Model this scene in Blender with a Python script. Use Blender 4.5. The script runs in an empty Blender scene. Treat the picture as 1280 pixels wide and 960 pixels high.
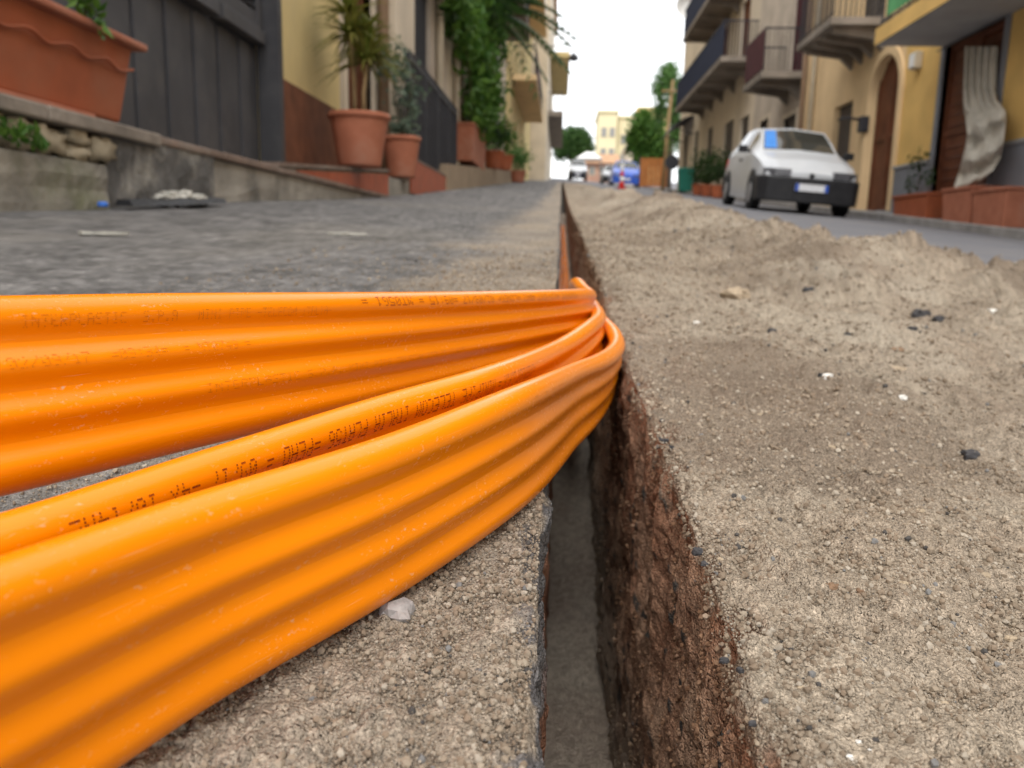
import bpy, math, random
import numpy as np
from mathutils import Vector, Matrix
random.seed(7); rng = np.random.default_rng(11)
S = bpy.context.scene
# ------------------------------------------------------------------ camera
F = 1004.0                                   # focal length in pixels of a 1280 px wide frame
d_ = np.array([60, 180, -F]); d_ /= np.linalg.norm(d_)
u_ = np.array([.0216, 1, 0.]); u_[2] = -(u_[0]*d_[0]+u_[1]*d_[1])/d_[2]; u_ /= np.linalg.norm(u_)
R = np.array([np.cross(d_, u_), d_, u_]); EYE = np.array([0, 0, .14])
cam = bpy.data.cameras.new('camera'); co = bpy.data.objects.new('camera', cam); S.collection.objects.link(co)
m = Matrix([list(r)+[0] for r in R]+[[0, 0, 0, 1]]); m.translation = EYE; co.matrix_world = m
cam.sensor_width = 36; cam.lens = F/1280*36; cam.clip_start = .01; cam.clip_end = 3000
cam.dof.use_dof = True; cam.dof.focus_distance = .30; cam.dof.aperture_fstop = 16
S.camera = co
# ------------------------------------------------------------------ sky, sun, exposure
SUN_EL, SUN_AZ = 56, -172                      # degrees; azimuth from +Y towards +X
w = bpy.data.worlds.new('World'); S.world = w; w.use_nodes = True
nt = w.node_tree; nt.nodes.clear()
sky = nt.nodes.new('ShaderNodeTexSky'); sky.sky_type = 'NISHITA'; sky.sun_disc = False
sky.sun_elevation = math.radians(SUN_EL); sky.sun_rotation = math.radians(SUN_AZ)
sky.air_density = 1.0; sky.dust_density = 2
bw = nt.nodes.new('ShaderNodeRGBToBW'); mx = nt.nodes.new('ShaderNodeMixRGB'); mx.inputs[0].default_value = .6
ov = nt.nodes.new('ShaderNodeMixRGB'); ov.inputs[0].default_value = .8; ov.inputs[2].default_value = (6.3, 6.35, 6.4, 1)   # even overcast layer over the clear sky
bg = nt.nodes.new('ShaderNodeBackground'); bg.inputs[1].default_value = .15
wo = nt.nodes.new('ShaderNodeOutputWorld')
nt.links.new(sky.outputs[0], bw.inputs[0]); nt.links.new(sky.outputs[0], mx.inputs[1]); nt.links.new(bw.outputs[0], mx.inputs[2])
nt.links.new(mx.outputs[0], ov.inputs[1]); nt.links.new(ov.outputs[0], bg.inputs[0]); nt.links.new(bg.outputs[0], wo.inputs[0])
sl = bpy.data.lights.new('sun', 'SUN'); sl.energy = 1.0; sl.angle = math.radians(35); sl.color = (1, .96, .9)
so = bpy.data.objects.new('sun', sl); S.collection.objects.link(so)
a, e = math.radians(SUN_AZ), math.radians(SUN_EL)
so.rotation_euler = Vector((-math.sin(a)*math.cos(e), -math.cos(a)*math.cos(e), -math.sin(e))).to_track_quat('-Z', 'Y').to_euler()
so.location = (0, 0, 30)
S.view_settings.view_transform = 'Standard'; S.view_settings.look = 'None'; S.view_settings.gamma = 1
S.view_settings.exposure = 1.17
S.view_settings.use_curve_mapping = False
S.render.engine = 'CYCLES'; S.cycles.max_bounces = 7; S.cycles.diffuse_bounces = 4; S.cycles.glossy_bounces = 3

# ------------------------------------------------------------------ pixel helpers (a pixel gives a direction, a plane the distance)
def ray(px, py):
    v = R @ np.array([px-640, 480-py, -F]); return v/np.linalg.norm(v)
def atX(px, py, X): r = ray(px, py); return EYE+r*(X/r[0])
def atY(px, py, Y): r = ray(px, py); return EYE+r*(Y/r[1])
def YX(px, X, py=200): return float(atX(px, py, X)[1])
def proj(p):
    c = (np.asarray(p)-EYE) @ R
    return 640+F*c[..., 0]/-c[..., 2], 480-F*c[..., 1]/-c[..., 2]
# ------------------------------------------------------------------ terrain: the street climbs away from the camera and falls to the right
def Pz(y):
    y = np.asarray(y, float); t = np.clip((y-6)/4, 0, 1)
    return .058*y + np.where(y > 10, .017*(y-8), .017*2*t*t)
def Gz(x, y):
    x = np.asarray(x, float)
    r = Pz(y) + np.where(x < 0, -.03*np.maximum(x, -1.9), -.065*np.minimum(x, 7))
    return r
def gz(x, y): return float(Gz(x, y))
# ------------------------------------------------------------------ numpy noise
def _h(ix, iy, s):
    n = (ix.astype(np.int64)*374761393 + iy.astype(np.int64)*668265263 + s*974634777) & 0xffffffff
    n = ((n ^ (n >> 13))*1274126177) & 0xffffffff
    n = ((n ^ (n >> 16))*2246822519) & 0xffffffff
    return ((n ^ (n >> 15)) & 0xffffff)/float(0xffffff)
def vn(x, y, s=0):
    ix, iy = np.floor(x), np.floor(y); fx, fy = x-ix, y-iy
    fx = fx*fx*fx*(fx*(fx*6-15)+10); fy = fy*fy*fy*(fy*(fy*6-15)+10)
    a, b, c, d = _h(ix, iy, s), _h(ix+1, iy, s), _h(ix, iy+1, s), _h(ix+1, iy+1, s)
    return (a*(1-fx)+b*fx)*(1-fy)+(c*(1-fx)+d*fx)*fy - .5
def fbm(x, y, s=0, o=4):
    r = 0; A = 1
    for k in range(o):
        r = r+A*vn(x, y, s+k); x, y = x*1.63+y*1.21+3.1, y*1.63-x*1.21+7.7; A *= .5
    return r
def worley(x, y, s=0):
    ix, iy = np.floor(x), np.floor(y); best = np.full(np.shape(x), 9.); rid = np.zeros(np.shape(x))
    for dx in (-1, 0, 1):
        for dy in (-1, 0, 1):
            jx, jy = ix+dx, iy+dy
            dd = (jx+_h(jx, jy, s)-x)**2+(jy+_h(jx, jy, s+1)-y)**2
            k = dd < best; best = np.where(k, dd, best); rid = np.where(k, _h(jx, jy, s+2), rid)
    return np.sqrt(best), rid
def sstep(a, b, x): t = np.clip((x-a)/(b-a), 0, 1); return t*t*(3-2*t)

# ------------------------------------------------------------------ materials
def mat(name, col, rough=.8, var=.12, scale=6., bump=.0, bscale=60., metal=0., spec=.2, dirt=None, dscale=2., damt=.5, coat=0, attr=False, sss=0, hue=None):
    """noise-varied principled material; dirt = a second colour in patches"""
    M = bpy.data.materials.new(name); M.use_nodes = True; n = M.node_tree; b = n.nodes['Principled BSDF']; L = n.links.new
    b.inputs['Roughness'].default_value = rough; b.inputs['Metallic'].default_value = metal
    b.inputs['Specular IOR Level'].default_value = spec; b.inputs['Coat Weight'].default_value = coat
    if sss:
        b.inputs['Subsurface Weight'].default_value = sss; b.inputs['Subsurface Radius'].default_value = (1, .4, .1); b.inputs['Subsurface Scale'].default_value = .004
    tc = n.nodes.new('ShaderNodeTexCoord'); no = n.nodes.new('ShaderNodeTexNoise'); no.inputs['Scale'].default_value = scale; no.inputs['Detail'].default_value = 6
    L(tc.outputs['Object'], no.inputs['Vector'])
    rmp = n.nodes.new('ShaderNodeMapRange'); rmp.inputs[1].default_value = .3; rmp.inputs[2].default_value = .7; rmp.inputs[3].default_value = 1-var; rmp.inputs[4].default_value = 1+var
    L(no.outputs[0], rmp.inputs[0])
    mul = n.nodes.new('ShaderNodeMixRGB'); mul.blend_type = 'MULTIPLY'; mul.inputs[0].default_value = 1
    if attr:
        at = n.nodes.new('ShaderNodeVertexColor'); at.layer_name = 'Col'; L(at.outputs[0], mul.inputs[1])
    else: mul.inputs[1].default_value = (*col, 1)
    L(rmp.outputs[0], mul.inputs[2]); out = mul.outputs[0]
    if dirt:
        n2 = n.nodes.new('ShaderNodeTexNoise'); n2.inputs['Scale'].default_value = dscale; n2.inputs['Detail'].default_value = 8; n2.inputs['Roughness'].default_value = .65
        L(tc.outputs['Object'], n2.inputs['Vector'])
        cr = n.nodes.new('ShaderNodeMapRange'); cr.inputs[1].default_value = .5; cr.inputs[2].default_value = .72; cr.inputs[4].default_value = damt
        L(n2.outputs[0], cr.inputs[0]); m2 = n.nodes.new('ShaderNodeMixRGB'); L(cr.outputs[0], m2.inputs[0]); L(out, m2.inputs[1]); m2.inputs[2].default_value = (*dirt, 1); out = m2.outputs[0]
    L(out, b.inputs['Base Color'])
    if bump:
        n3 = n.nodes.new('ShaderNodeTexNoise'); n3.inputs['Scale'].default_value = bscale; n3.inputs['Detail'].default_value = 5; L(tc.outputs['Object'], n3.inputs['Vector'])
        bp = n.nodes.new('ShaderNodeBump'); bp.inputs['Strength'].default_value = bump; bp.inputs['Distance'].default_value = .3/bscale; L(n3.outputs[0], bp.inputs['Height']); L(bp.outputs[0], b.inputs['Normal'])
    return M
def leafmat(name, c1, c2, rough=.5):
    M = mat(name, c1, rough, .1); n = M.node_tree; b = n.nodes['Principled BSDF']
    g = n.nodes.new('ShaderNodeNewGeometry'); m2 = n.nodes.new('ShaderNodeMixRGB'); m2.inputs[1].default_value = (*c1, 1); m2.inputs[2].default_value = (*c2, 1)
    n.links.new(g.outputs['Random Per Island'], m2.inputs[0]); n.links.new(m2.outputs[0], b.inputs['Base Color'])
    b.inputs['Subsurface Weight'].default_value = 0
    t = n.nodes.new('ShaderNodeBsdfTranslucent'); n.links.new(m2.outputs[0], t.inputs[0]); ms = n.nodes.new('ShaderNodeMixShader'); ms.inputs[0].default_value = .3
    o = n.nodes['Material Output']; n.links.new(b.outputs[0], ms.inputs[1]); n.links.new(t.outputs[0], ms.inputs[2]); n.links.new(ms.outputs[0], o.inputs[0])
    return M
def glassmat(name, col=(.03, .035, .04), rough=.05):
    return mat(name, col, rough, .3, 2., spec=.8)

# ------------------------------------------------------------------ object helpers
COL = S.collection.objects
def rootloc(p):
    v = Vector((0, 0, 0))
    while p is not None: v = v+p.location; p = p.parent
    return v
def tag(o, label=None, cat=None, group=None, kind=None):
    for k, v in (('label', label), ('category', cat), ('group', group), ('kind', kind)):
        if v: o[k] = v
    return o
def thing(name, label, cat, loc=(0, 0, 0), group=None):
    o = bpy.data.objects.new(name, None); COL.link(o); o.location = loc; o.empty_display_size = .1
    return tag(o, label, cat, group)
def npmesh(name, V, Q, material, parent=None, smooth=True, cols=None, uv=None):
    """fast mesh from numpy arrays of quads"""
    me = bpy.data.meshes.new(name); V = np.asarray(V, np.float32); Q = np.asarray(Q, np.int32)
    me.vertices.add(len(V)); me.vertices.foreach_set('co', V.ravel())
    me.loops.add(Q.size); me.loops.foreach_set('vertex_index', Q.ravel())
    me.polygons.add(len(Q)); me.polygons.foreach_set('loop_start', np.arange(0, Q.size, Q.shape[1], dtype=np.int32))
    me.polygons.foreach_set('use_smooth', np.full(len(Q), smooth))
    me.update(calc_edges=True)
    if cols is not None:
        ca = me.color_attributes.new('Col', 'FLOAT_COLOR', 'POINT'); c4 = np.ones((len(V), 4), np.float32); c4[:, :3] = cols; ca.data.foreach_set('color', c4.ravel())
    if uv is not None:
        ul = me.uv_layers.new(name='UV'); ul.data.foreach_set('uv', np.asarray(uv, np.float32)[Q.ravel()].ravel())
    me.materials.append(material); o = bpy.data.objects.new(name, me); COL.link(o)
    if parent: o.parent = parent
    return o
def gridquads(nr, nc):
    i = np.arange(nr*nc).reshape(nr, nc)
    return np.stack([i[:-1, :-1], i[:-1, 1:], i[1:, 1:], i[1:, :-1]], -1).reshape(-1, 4)
class MB:
    def __init__(s): s.v = []; s.f = []
    def add(s, vs, fs):
        k = len(s.v); s.v += [tuple(float(c) for c in q) for q in vs]; s.f += [tuple(i+k for i in f) for f in fs]; return s
    def box(s, x0, x1, y0, y1, z0, z1, bev=0):
        vs = [(x, y, z) for x in (x0, x1) for y in (y0, y1) for z in (z0, z1)]
        return s.add(vs, [(0, 1, 3, 2), (4, 6, 7, 5), (0, 4, 5, 1), (2, 3, 7, 6), (0, 2, 6, 4), (1, 5, 7, 3)])
    def taper(s, c, b, t, h, z):     # box with half sizes b at the bottom, t at the top
        vs = [(c[0]+sx*k[0], c[1]+sy*k[1], z+zz) for k, zz in ((b, 0), (t, h)) for sx, sy in ((-1, -1), (1, -1), (1, 1), (-1, 1))]
        return s.add(vs, [(0, 3, 2, 1), (4, 5, 6, 7), (0, 1, 5, 4), (1, 2, 6, 5), (2, 3, 7, 6), (3, 0, 4, 7)])
    def tube(s, path, r, n=8, caps=True):
        path = [Vector(p) for p in path]; rs = r if isinstance(r, (list, tuple)) else [r]*len(path); k = len(s.v); up = Vector((0, 0, 1))
        for i, p in enumerate(path):
            t = (path[min(i+1, len(path)-1)]-path[max(i-1, 0)]).normalized()
            a = t.cross(up if abs(t.z) < .95 else Vector((1, 0, 0))).normalized(); b = t.cross(a)
            for j in range(n):
                q = 2*math.pi*j/n; s.v.append(tuple(p+(a*math.cos(q)+b*math.sin(q))*rs[i]))
        for i in range(len(path)-1):
            for j in range(n): s.f.append((k+i*n+j, k+i*n+(j+1) % n, k+(i+1)*n+(j+1) % n, k+(i+1)*n+j))
        if caps: s.f.append(tuple(k+j for j in range(n))[::-1]); s.f.append(tuple(k+(len(path)-1)*n+j for j in range(n)))
        return s
    def lathe(s, c, prof, n=24):
        k = len(s.v)
        for r, z in prof:
            for j in range(n): q = 2*math.pi*j/n; s.v.append((c[0]+r*math.cos(q), c[1]+r*math.sin(q), c[2]+z))
        for i in range(len(prof)-1):
            for j in range(n): s.f.append((k+i*n+j, k+i*n+(j+1) % n, k+(i+1)*n+(j+1) % n, k+(i+1)*n+j))
        s.f.append(tuple(k+j for j in range(n))[::-1]); s.f.append(tuple(k+(len(prof)-1)*n+j for j in range(n)))
        return s
    def prism(s, pts, axis, a, b):   # polygon of (u,v) extruded along axis from a to b
        n = len(pts); f = {'x': lambda u, v, w: (w, u, v), 'y': lambda u, v, w: (u, w, v), 'z': lambda u, v, w: (u, v, w)}[axis]
        return s.add([f(u, v, a) for u, v in pts]+[f(u, v, b) for u, v in pts], [tuple(range(n))[::-1], tuple(range(n, 2*n))]+[(i, (i+1) % n, n+(i+1) % n, n+i) for i in range(n)])
    def build(s, name, material, parent=None, smooth=False, bevel=0):
        off = rootloc(parent); me = bpy.data.meshes.new(name)
        me.from_pydata([(x-off.x, y-off.y, z-off.z) for x, y, z in s.v], [], s.f); me.update()
        me.materials.append(material)
        if smooth: me.polygons.foreach_set('use_smooth', [True]*len(me.polygons))
        o = bpy.data.objects.new(name, me); COL.link(o); o.parent = parent
        if bevel:
            b = o.modifiers.new('bevel', 'BEVEL'); b.width = bevel; b.segments = 2; b.limit_method = 'ANGLE'
        return o
def fixn(o):
    import bmesh
    bm = bmesh.new(); bm.from_mesh(o.data); bmesh.ops.recalc_face_normals(bm, faces=bm.faces); bm.to_mesh(o.data); bm.free(); return o
def copy_tree(o, parent=None):
    c = o.copy(); COL.link(c); c.parent = parent
    for ch in list(o.children): copy_tree(ch, c)
    return c

# ================================================================== GROUND
M_ground = mat('sand_asphalt', (1, 1, 1), .92, .58, 950., bump=1., bscale=520., spec=.15, attr=True)
def add_grain(M):
    n = M.node_tree; L = n.links.new; b = n.nodes['Principled BSDF']; tc = n.nodes.new('ShaderNodeTexCoord'); prev = b.inputs['Normal'].links[0].from_socket
    for sc_, st_, dist in ((380., .8, .0018), (1100., .9, .0010)):
        v = n.nodes.new('ShaderNodeTexVoronoi'); v.inputs['Scale'].default_value = sc_; L(tc.outputs['Object'], v.inputs['Vector'])
        bp = n.nodes.new('ShaderNodeBump'); bp.invert = True; bp.inputs['Strength'].default_value = st_; bp.inputs['Distance'].default_value = dist
        L(v.outputs['Distance'], bp.inputs['Height']); L(prev, bp.inputs['Normal']); prev = bp.outputs[0]
    L(prev, b.inputs['Normal'])
add_grain(M_ground)
for nd in M_ground.node_tree.nodes:
    if nd.type == 'TEX_NOISE': nd.inputs['Detail'].default_value = 3; nd.inputs['Roughness'].default_value = .75
M_road = mat('road_asphalt', (.125, .125, .137), .8, .35, 160., bump=.8, bscale=150., spec=.3, dirt=(.21, .195, .18), dscale=1.3, damt=.6)
def edges(lst):   # concatenated spacings: (start, stop, first step, growth)
    r = []
    for a, b, st, g in lst:
        x = a
        while x < b-1e-9: r.append(x); x += max(st, st*(1+g*(x-a)))
    return r
rows = list(np.arange(-7, -.3, .5))+list(np.arange(-.3, .1, .011))
y = .1
while y < 1.3: rows.append(y); y *= 1.0056
while y < 9: rows.append(y); y *= 1.014
while y < 42: rows.append(y); y *= 1.03
rows = np.array(rows)
off = [0.]; step = .0007
while off[-1] < 1.9:
    off.append(off[-1]+max(.0009, .0072*off[-1]))
off = np.array(off)
TR_L, TR_R, DEPTH = -.003, .061, .315
# the ridge of spoil along the right of the trench: height against distance
RY = [-7, 0, .8, 1.2, 1.37, 1.5, 1.62, 1.75, 1.95, 2.2, 2.45, 2.64, 2.9, 3.2, 3.5, 4.3, 5.0, 5.5, 6.6, 7.4, 8.8, 10.4, 12, 16, 20, 30, 42]
RH = [.01, .01, .012, .014, .024, .055, .095, .085, .052, .045, .075, .10, .075, .085, .135, .15, .13, .20, .10, .14, .22, .12, .16, .10, .12, .08, .02]
def bank(x, y):
    m = np.interp(y, RY, RH)*(1+.25*fbm(x*2.5, y*1.2, 41, 3))
    xc = .70+.10*fbm(x*0+2.2, y*1.1, 51, 2)
    left = np.clip((xc-x)/.42, 0, 1); right = np.clip((x-xc)/.30, 0, 1)
    prof = np.where(x < xc, (1-left)**1.6*(1+1.2*left), (1-right)**2*(1+2*right))
    near = sstep(.0, .06, x-TR_R)
    z = Gz(x, y) + m*prof
    z = z + near*(.034*fbm(x*8, y*5, 61, 5)*sstep(0, .45, x)+.015*fbm(x*26, y*20, 71, 4))
    heap = sstep(.22, .5, x)*sstep(1.05, .9, x); dc, rc = worley(x/.075+.4*fbm(x*30, y*30, 63, 2), y/.085, 64); de, re_ = worley(x/.028+.4*fbm(x*60, y*60, 65, 2), y/.03, 66)
    patchy = sstep(-.12, .25, fbm(x*5, y*4, 67, 3))
    z = z + heap*patchy*(.040*np.sqrt(np.clip(.4-dc*dc, 0, 1))*(rc > .45)*rc+.018*np.sqrt(np.clip(.4-de*de, 0, 1))*(re_ > .4))
    fade = sstep(1.05, .92, x)
    return z, fade, prof
def grains(x, y, g1, g2, seed):
    d1, r1 = worley(x/g1, y/g1, seed); d2, r2 = worley(x/g2, y/g2, seed+9)
    h = (np.sqrt(np.clip(.36-d1*d1, 0, 1)))*g1*.75*(r1 > .35)*r1 + np.sqrt(np.clip(.36-d2*d2, 0, 1))*g2*.8*(r2*.7+.3)
    return h, r1, r2, d1
def lerp3(a, b, t): return np.asarray(a)*(1-t[..., None])+np.asarray(b)*t[..., None]
SAND, SAND2, DARK, RED, WHITE = (.278, .222, .167), (.34, .287, .222), (.06, .055, .05), (.25, .12, .07), (.6, .56, .5)
# ---- right bank with its trench wall -------------------------------------------------
def make_bank():
    dep = np.concatenate([np.linspace(-DEPTH-.01, -.12, 60), np.linspace(-.118, -.002, 110)])
    so = off[off < 1.12]
    nw, ns = len(dep), len(so); Y = rows[:, None]
    edge = TR_R + .006*fbm(Y*0+.3, Y*22, 5, 4) + .004*fbm(Y*0+1.3, Y*90, 8, 2) + .006*fbm(Y*0+4.3, Y*2.2, 15, 2)+.014*sstep(.8, 1.6, Y)
    # surface
    X = edge+so[None, :]; YY = np.broadcast_to(Y, X.shape)
    z, fade, prof = bank(X, YY)
    gh, r1, r2, d1 = grains(X+.002*fbm(X*200, YY*200, 3, 2), YY, .0062, .0026, 100)
    clump = sstep(-.15, .35, fbm(X*34, YY*26, 81, 3))
    rough = .35+.9*clump
    z = z + gh*rough*.9 + .0035*fbm(X*90, YY*80, 91, 3)*rough
    chip = sstep(.016, 0, so)[None, :]*np.clip(1.3*fbm(X*45, YY*42, 33, 4)+.12, 0, 1)
    z = z - .022*chip - .004*sstep(.003, 0, so)[None, :]
    base = Gz(X, YY)-.012
    z = base+(z-base)*fade
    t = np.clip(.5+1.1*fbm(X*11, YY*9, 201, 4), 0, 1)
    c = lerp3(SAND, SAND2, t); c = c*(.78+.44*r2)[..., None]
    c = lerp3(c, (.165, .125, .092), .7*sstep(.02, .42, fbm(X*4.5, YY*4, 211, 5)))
    c = lerp3(c, (.40, .35, .28), .65*sstep(.1, .5, fbm(X*5, YY*4, 221, 5))*sstep(.2, .5, X))
    c = lerp3(c, RED, .85*np.clip(3*chip, 0, 1))
    # wall, from the floor up
    D = np.broadcast_to(dep[None, :], (len(rows), nw)); YW = np.broadcast_to(Y, D.shape)
    bulge = .008*fbm(D*22, YW*18, 301, 4) + .0022*fbm(D*90, YW*90, 311, 3)
    gw, w1, w2, wd = grains(D, YW, .0085, .0032, 320)
    XW = edge - .006*sstep(-.02, -.3, D) + bulge*sstep(.0, -.02, D) - gw*.38
    ztop = z[:, :1]; ZW = ztop + D
    tw = np.clip(.5+1.2*fbm(D*14, YW*12, 331, 4), 0, 1)
    cw = lerp3(RED, (.37, .245, .165), tw); cw = cw*(.65+.7*w2)[..., None]
    low = sstep(-.16, -.27, D+.05*fbm(D*8, YW*6, 351, 3)); cw = lerp3(cw, (.34, .275, .215), low)
    cw = np.where(((w1 > .9) & (wd < .4))[..., None], np.array(DARK)*1.2, cw)
    cw = lerp3(cw, SAND, .7*sstep(-.010, .0, D+.02*fbm(D*60, YW*50, 361, 3)))
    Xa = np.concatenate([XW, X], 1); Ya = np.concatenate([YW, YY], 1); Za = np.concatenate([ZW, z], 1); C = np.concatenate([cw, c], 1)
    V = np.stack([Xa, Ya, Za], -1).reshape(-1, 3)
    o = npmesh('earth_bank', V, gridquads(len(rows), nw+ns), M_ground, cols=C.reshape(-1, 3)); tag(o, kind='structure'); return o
make_bank()
def crumb_mat():
    M = bpy.data.materials.new('sand_crumb'); M.use_nodes = True; n = M.node_tree; b = n.nodes['Principled BSDF']; L = n.links.new
    oi = n.nodes.new('ShaderNodeObjectInfo'); cr = n.nodes.new('ShaderNodeValToRGB'); cr.color_ramp.interpolation = 'CONSTANT'
    at = n.nodes.new('ShaderNodeAttribute'); at.attribute_type = 'INSTANCER'; at.attribute_name = 'tint'
    els = [(0, (.203, .157, .114)), (.2, (.265, .214, .16)), (.45, (.308, .255, .195)), (.68, (.22, .167, .12)), (.86, (.352, .305, .246)), (.972, (.07, .064, .06)), (.985, (.17, .165, .16)), (.997, (.45, .42, .38))]
    while len(cr.color_ramp.elements) < len(els): cr.color_ramp.elements.new(.5)
    for e_, (p, c) in zip(cr.color_ramp.elements, els): e_.position = p; e_.color = (*c, 1)
    mx_ = n.nodes.new('ShaderNodeMixRGB'); mx_.blend_type = 'MULTIPLY'; mx_.inputs[0].default_value = 1
    L(oi.outputs['Random'], cr.inputs[0]); L(cr.outputs[0], mx_.inputs[1]); L(at.outputs['Color'], mx_.inputs[2]); L(mx_.outputs[0], b.inputs['Base Color'])
    b.inputs['Roughness'].default_value = .95; b.inputs['Specular IOR Level'].default_value = .15
    return M
M_crumb = crumb_mat()
def crumbs(name, label, pts, scl, tint):
    """many small lumps of soil: points carrying a size and a tint, instanced by geometry nodes"""
    me = bpy.data.meshes.new(name); me.vertices.add(len(pts)); me.vertices.foreach_set('co', np.asarray(pts, np.float32).ravel())
    a_ = me.attributes.new('scl', 'FLOAT', 'POINT'); a_.data.foreach_set('value', np.asarray(scl, np.float32))
    a_ = me.attributes.new('tint', 'FLOAT_COLOR', 'POINT'); t4 = np.ones((len(pts), 4), np.float32); t4[:, :3] = tint; a_.data.foreach_set('color', t4.ravel())
    o = bpy.data.objects.new(name, me); COL.link(o); me.materials.append(M_crumb)
    g = bpy.data.node_groups.new(name, 'GeometryNodeTree'); g.interface.new_socket('Geometry', in_out='INPUT', socket_type='NodeSocketGeometry'); g.interface.new_socket('Geometry', in_out='OUTPUT', socket_type='NodeSocketGeometry')
    N_ = g.nodes.new; L = g.links.new; gi, go = N_('NodeGroupInput'), N_('NodeGroupOutput')
    ico = N_('GeometryNodeMeshIcoSphere'); ico.inputs['Radius'].default_value = 1; ico.inputs['Subdivisions'].default_value = 1
    sp = N_('GeometryNodeSetPosition'); nz = N_('ShaderNodeTexNoise'); nz.inputs['Scale'].default_value = 1.1; nz.inputs['Detail'].default_value = 3
    ps = N_('GeometryNodeInputPosition'); sb = N_('ShaderNodeVectorMath'); sb.operation = 'SUBTRACT'; sb.inputs[1].default_value = (.5, .5, .5); sc = N_('ShaderNodeVectorMath'); sc.operation = 'SCALE'; sc.inputs['Scale'].default_value = 1.7
    L(ps.outputs[0], nz.inputs['Vector']); L(nz.outputs['Color'], sb.inputs[0]); L(sb.outputs[0], sc.inputs[0]); L(ico.outputs['Mesh'], sp.inputs['Geometry']); L(sc.outputs[0], sp.inputs['Offset'])
    mt = N_('GeometryNodeSetMaterial'); mt.inputs['Material'].default_value = M_crumb; L(sp.outputs[0], mt.inputs[0])
    ip = N_('GeometryNodeInstanceOnPoints'); L(gi.outputs[0], ip.inputs['Points']); L(mt.outputs[0], ip.inputs['Instance'])
    rv = N_('FunctionNodeRandomValue'); rv.data_type = 'FLOAT_VECTOR'; rv.inputs[1].default_value = (6.28, 6.28, 6.28); L(rv.outputs[0], ip.inputs['Rotation'])
    na_ = N_('GeometryNodeInputNamedAttribute'); na_.data_type = 'FLOAT'; na_.inputs[0].default_value = 'scl'; L(na_.outputs[0], ip.inputs['Scale'])
    L(ip.outputs[0], go.inputs[0]); md = o.modifiers.new('scatter', 'NODES'); md.node_group = g
    return tag(o, label, 'soil', kind='stuff')
def spread(n, y0, y1, seed):
    r = np.random.default_rng(seed); Y = y0*(y1/y0)**r.random(n); return r, Y
def bank_crumbs():
    r, Y = spread(260000, .13, 4., 3); xe = TR_R+.006*fbm(Y*0+4.3, Y*2.2, 15, 2)+.014*sstep(.8, 1.6, Y)
    X = xe+np.abs(r.random(len(Y))**1.1)*np.minimum(.9*Y+.05, 1.05); keep = (fbm(X*30, Y*24, 811, 3)+.8*r.random(len(Y)) > -.1) & (r.random(len(Y)) > sstep(1., 6., Y)); X, Y = X[keep], Y[keep]
    z, fade, prof = bank(X, Y); z = np.where(fade < 1, Gz(X, Y)-.012+(z-Gz(X, Y)+.012)*fade, z)
    sc = (.00024+.00034*r.random(len(X))**2+.0012*r.random(len(X))**18)*(.75+1.0*np.clip(Y-.05, 0, 3)); z = z+sc*.7; big = r.random(len(X)) > .9992; sc = np.where(big, sc*2.6, sc)
    tint = .8+.35*np.clip(.5+fbm(X*6, Y*5, 821, 3), 0, 1)[:, None]*np.ones(3)
    # clods gathered in patches
    rc, YC = spread(9000, .14, 3.5, 17); XC = TR_R+.004+rc.random(len(YC))*np.minimum(.95*YC+.05, 1.0); kc = fbm(XC*16, YC*13, 871, 4)+.25*rc.random(len(YC)) > .27; XC, YC = XC[kc], YC[kc]
    zc, fc, _ = bank(XC, YC); zc = np.where(fc < 1, Gz(XC, YC)-.012+(zc-Gz(XC, YC)+.012)*fc, zc); scc = (.0008+.0011*rc.random(len(XC))**2)*(.7+1.1*np.clip(YC-.05, 0, 3))
    X, Y, z, sc = np.r_[X, XC], np.r_[Y, YC], np.r_[z, zc+scc*.4], np.r_[sc, scc]; tint = np.vstack([tint, np.full((len(XC), 3), .86)])
    # trench wall
    r2, YW = spread(22000, .13, 2.5, 5); D = -.30*r2.random(len(YW))**1.3
    edge = TR_R+.006*fbm(YW*0+.3, YW*22, 5, 4)+.006*fbm(YW*0+4.3, YW*2.2, 15, 2)+.014*sstep(.8, 1.6, YW)
    XW = edge-.006*sstep(-.02, -.3, D)+.008*fbm(D*22, YW*18, 301, 4)*sstep(.0, -.02, D)-.001
    ZW = bank(edge, YW)[0]-.004+D; k2 = fbm(D*30, YW*24, 841, 3)+.6*r2.random(len(YW)) > .2; XW, YW, ZW, D = XW[k2], YW[k2], ZW[k2], D[k2]
    sw = (.0004+.0011*r2.random(len(XW))**6)*(1+np.clip(YW-.3, 0, 2)); tw = lerp3((.86, .62, .5), (.95, .9, .85), sstep(-.15, -.27, D)); tw = lerp3(tw, (1., .97, .93), sstep(-.02, -.002, D))
    crumbs('loose_soil', 'sandy crumbs of loose soil strewn over the trench bank', np.stack([np.r_[X, XW], np.r_[Y, YW], np.r_[z, ZW]], -1), np.r_[sc, sw], np.vstack([tint, tw]))
bank_crumbs()
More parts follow.
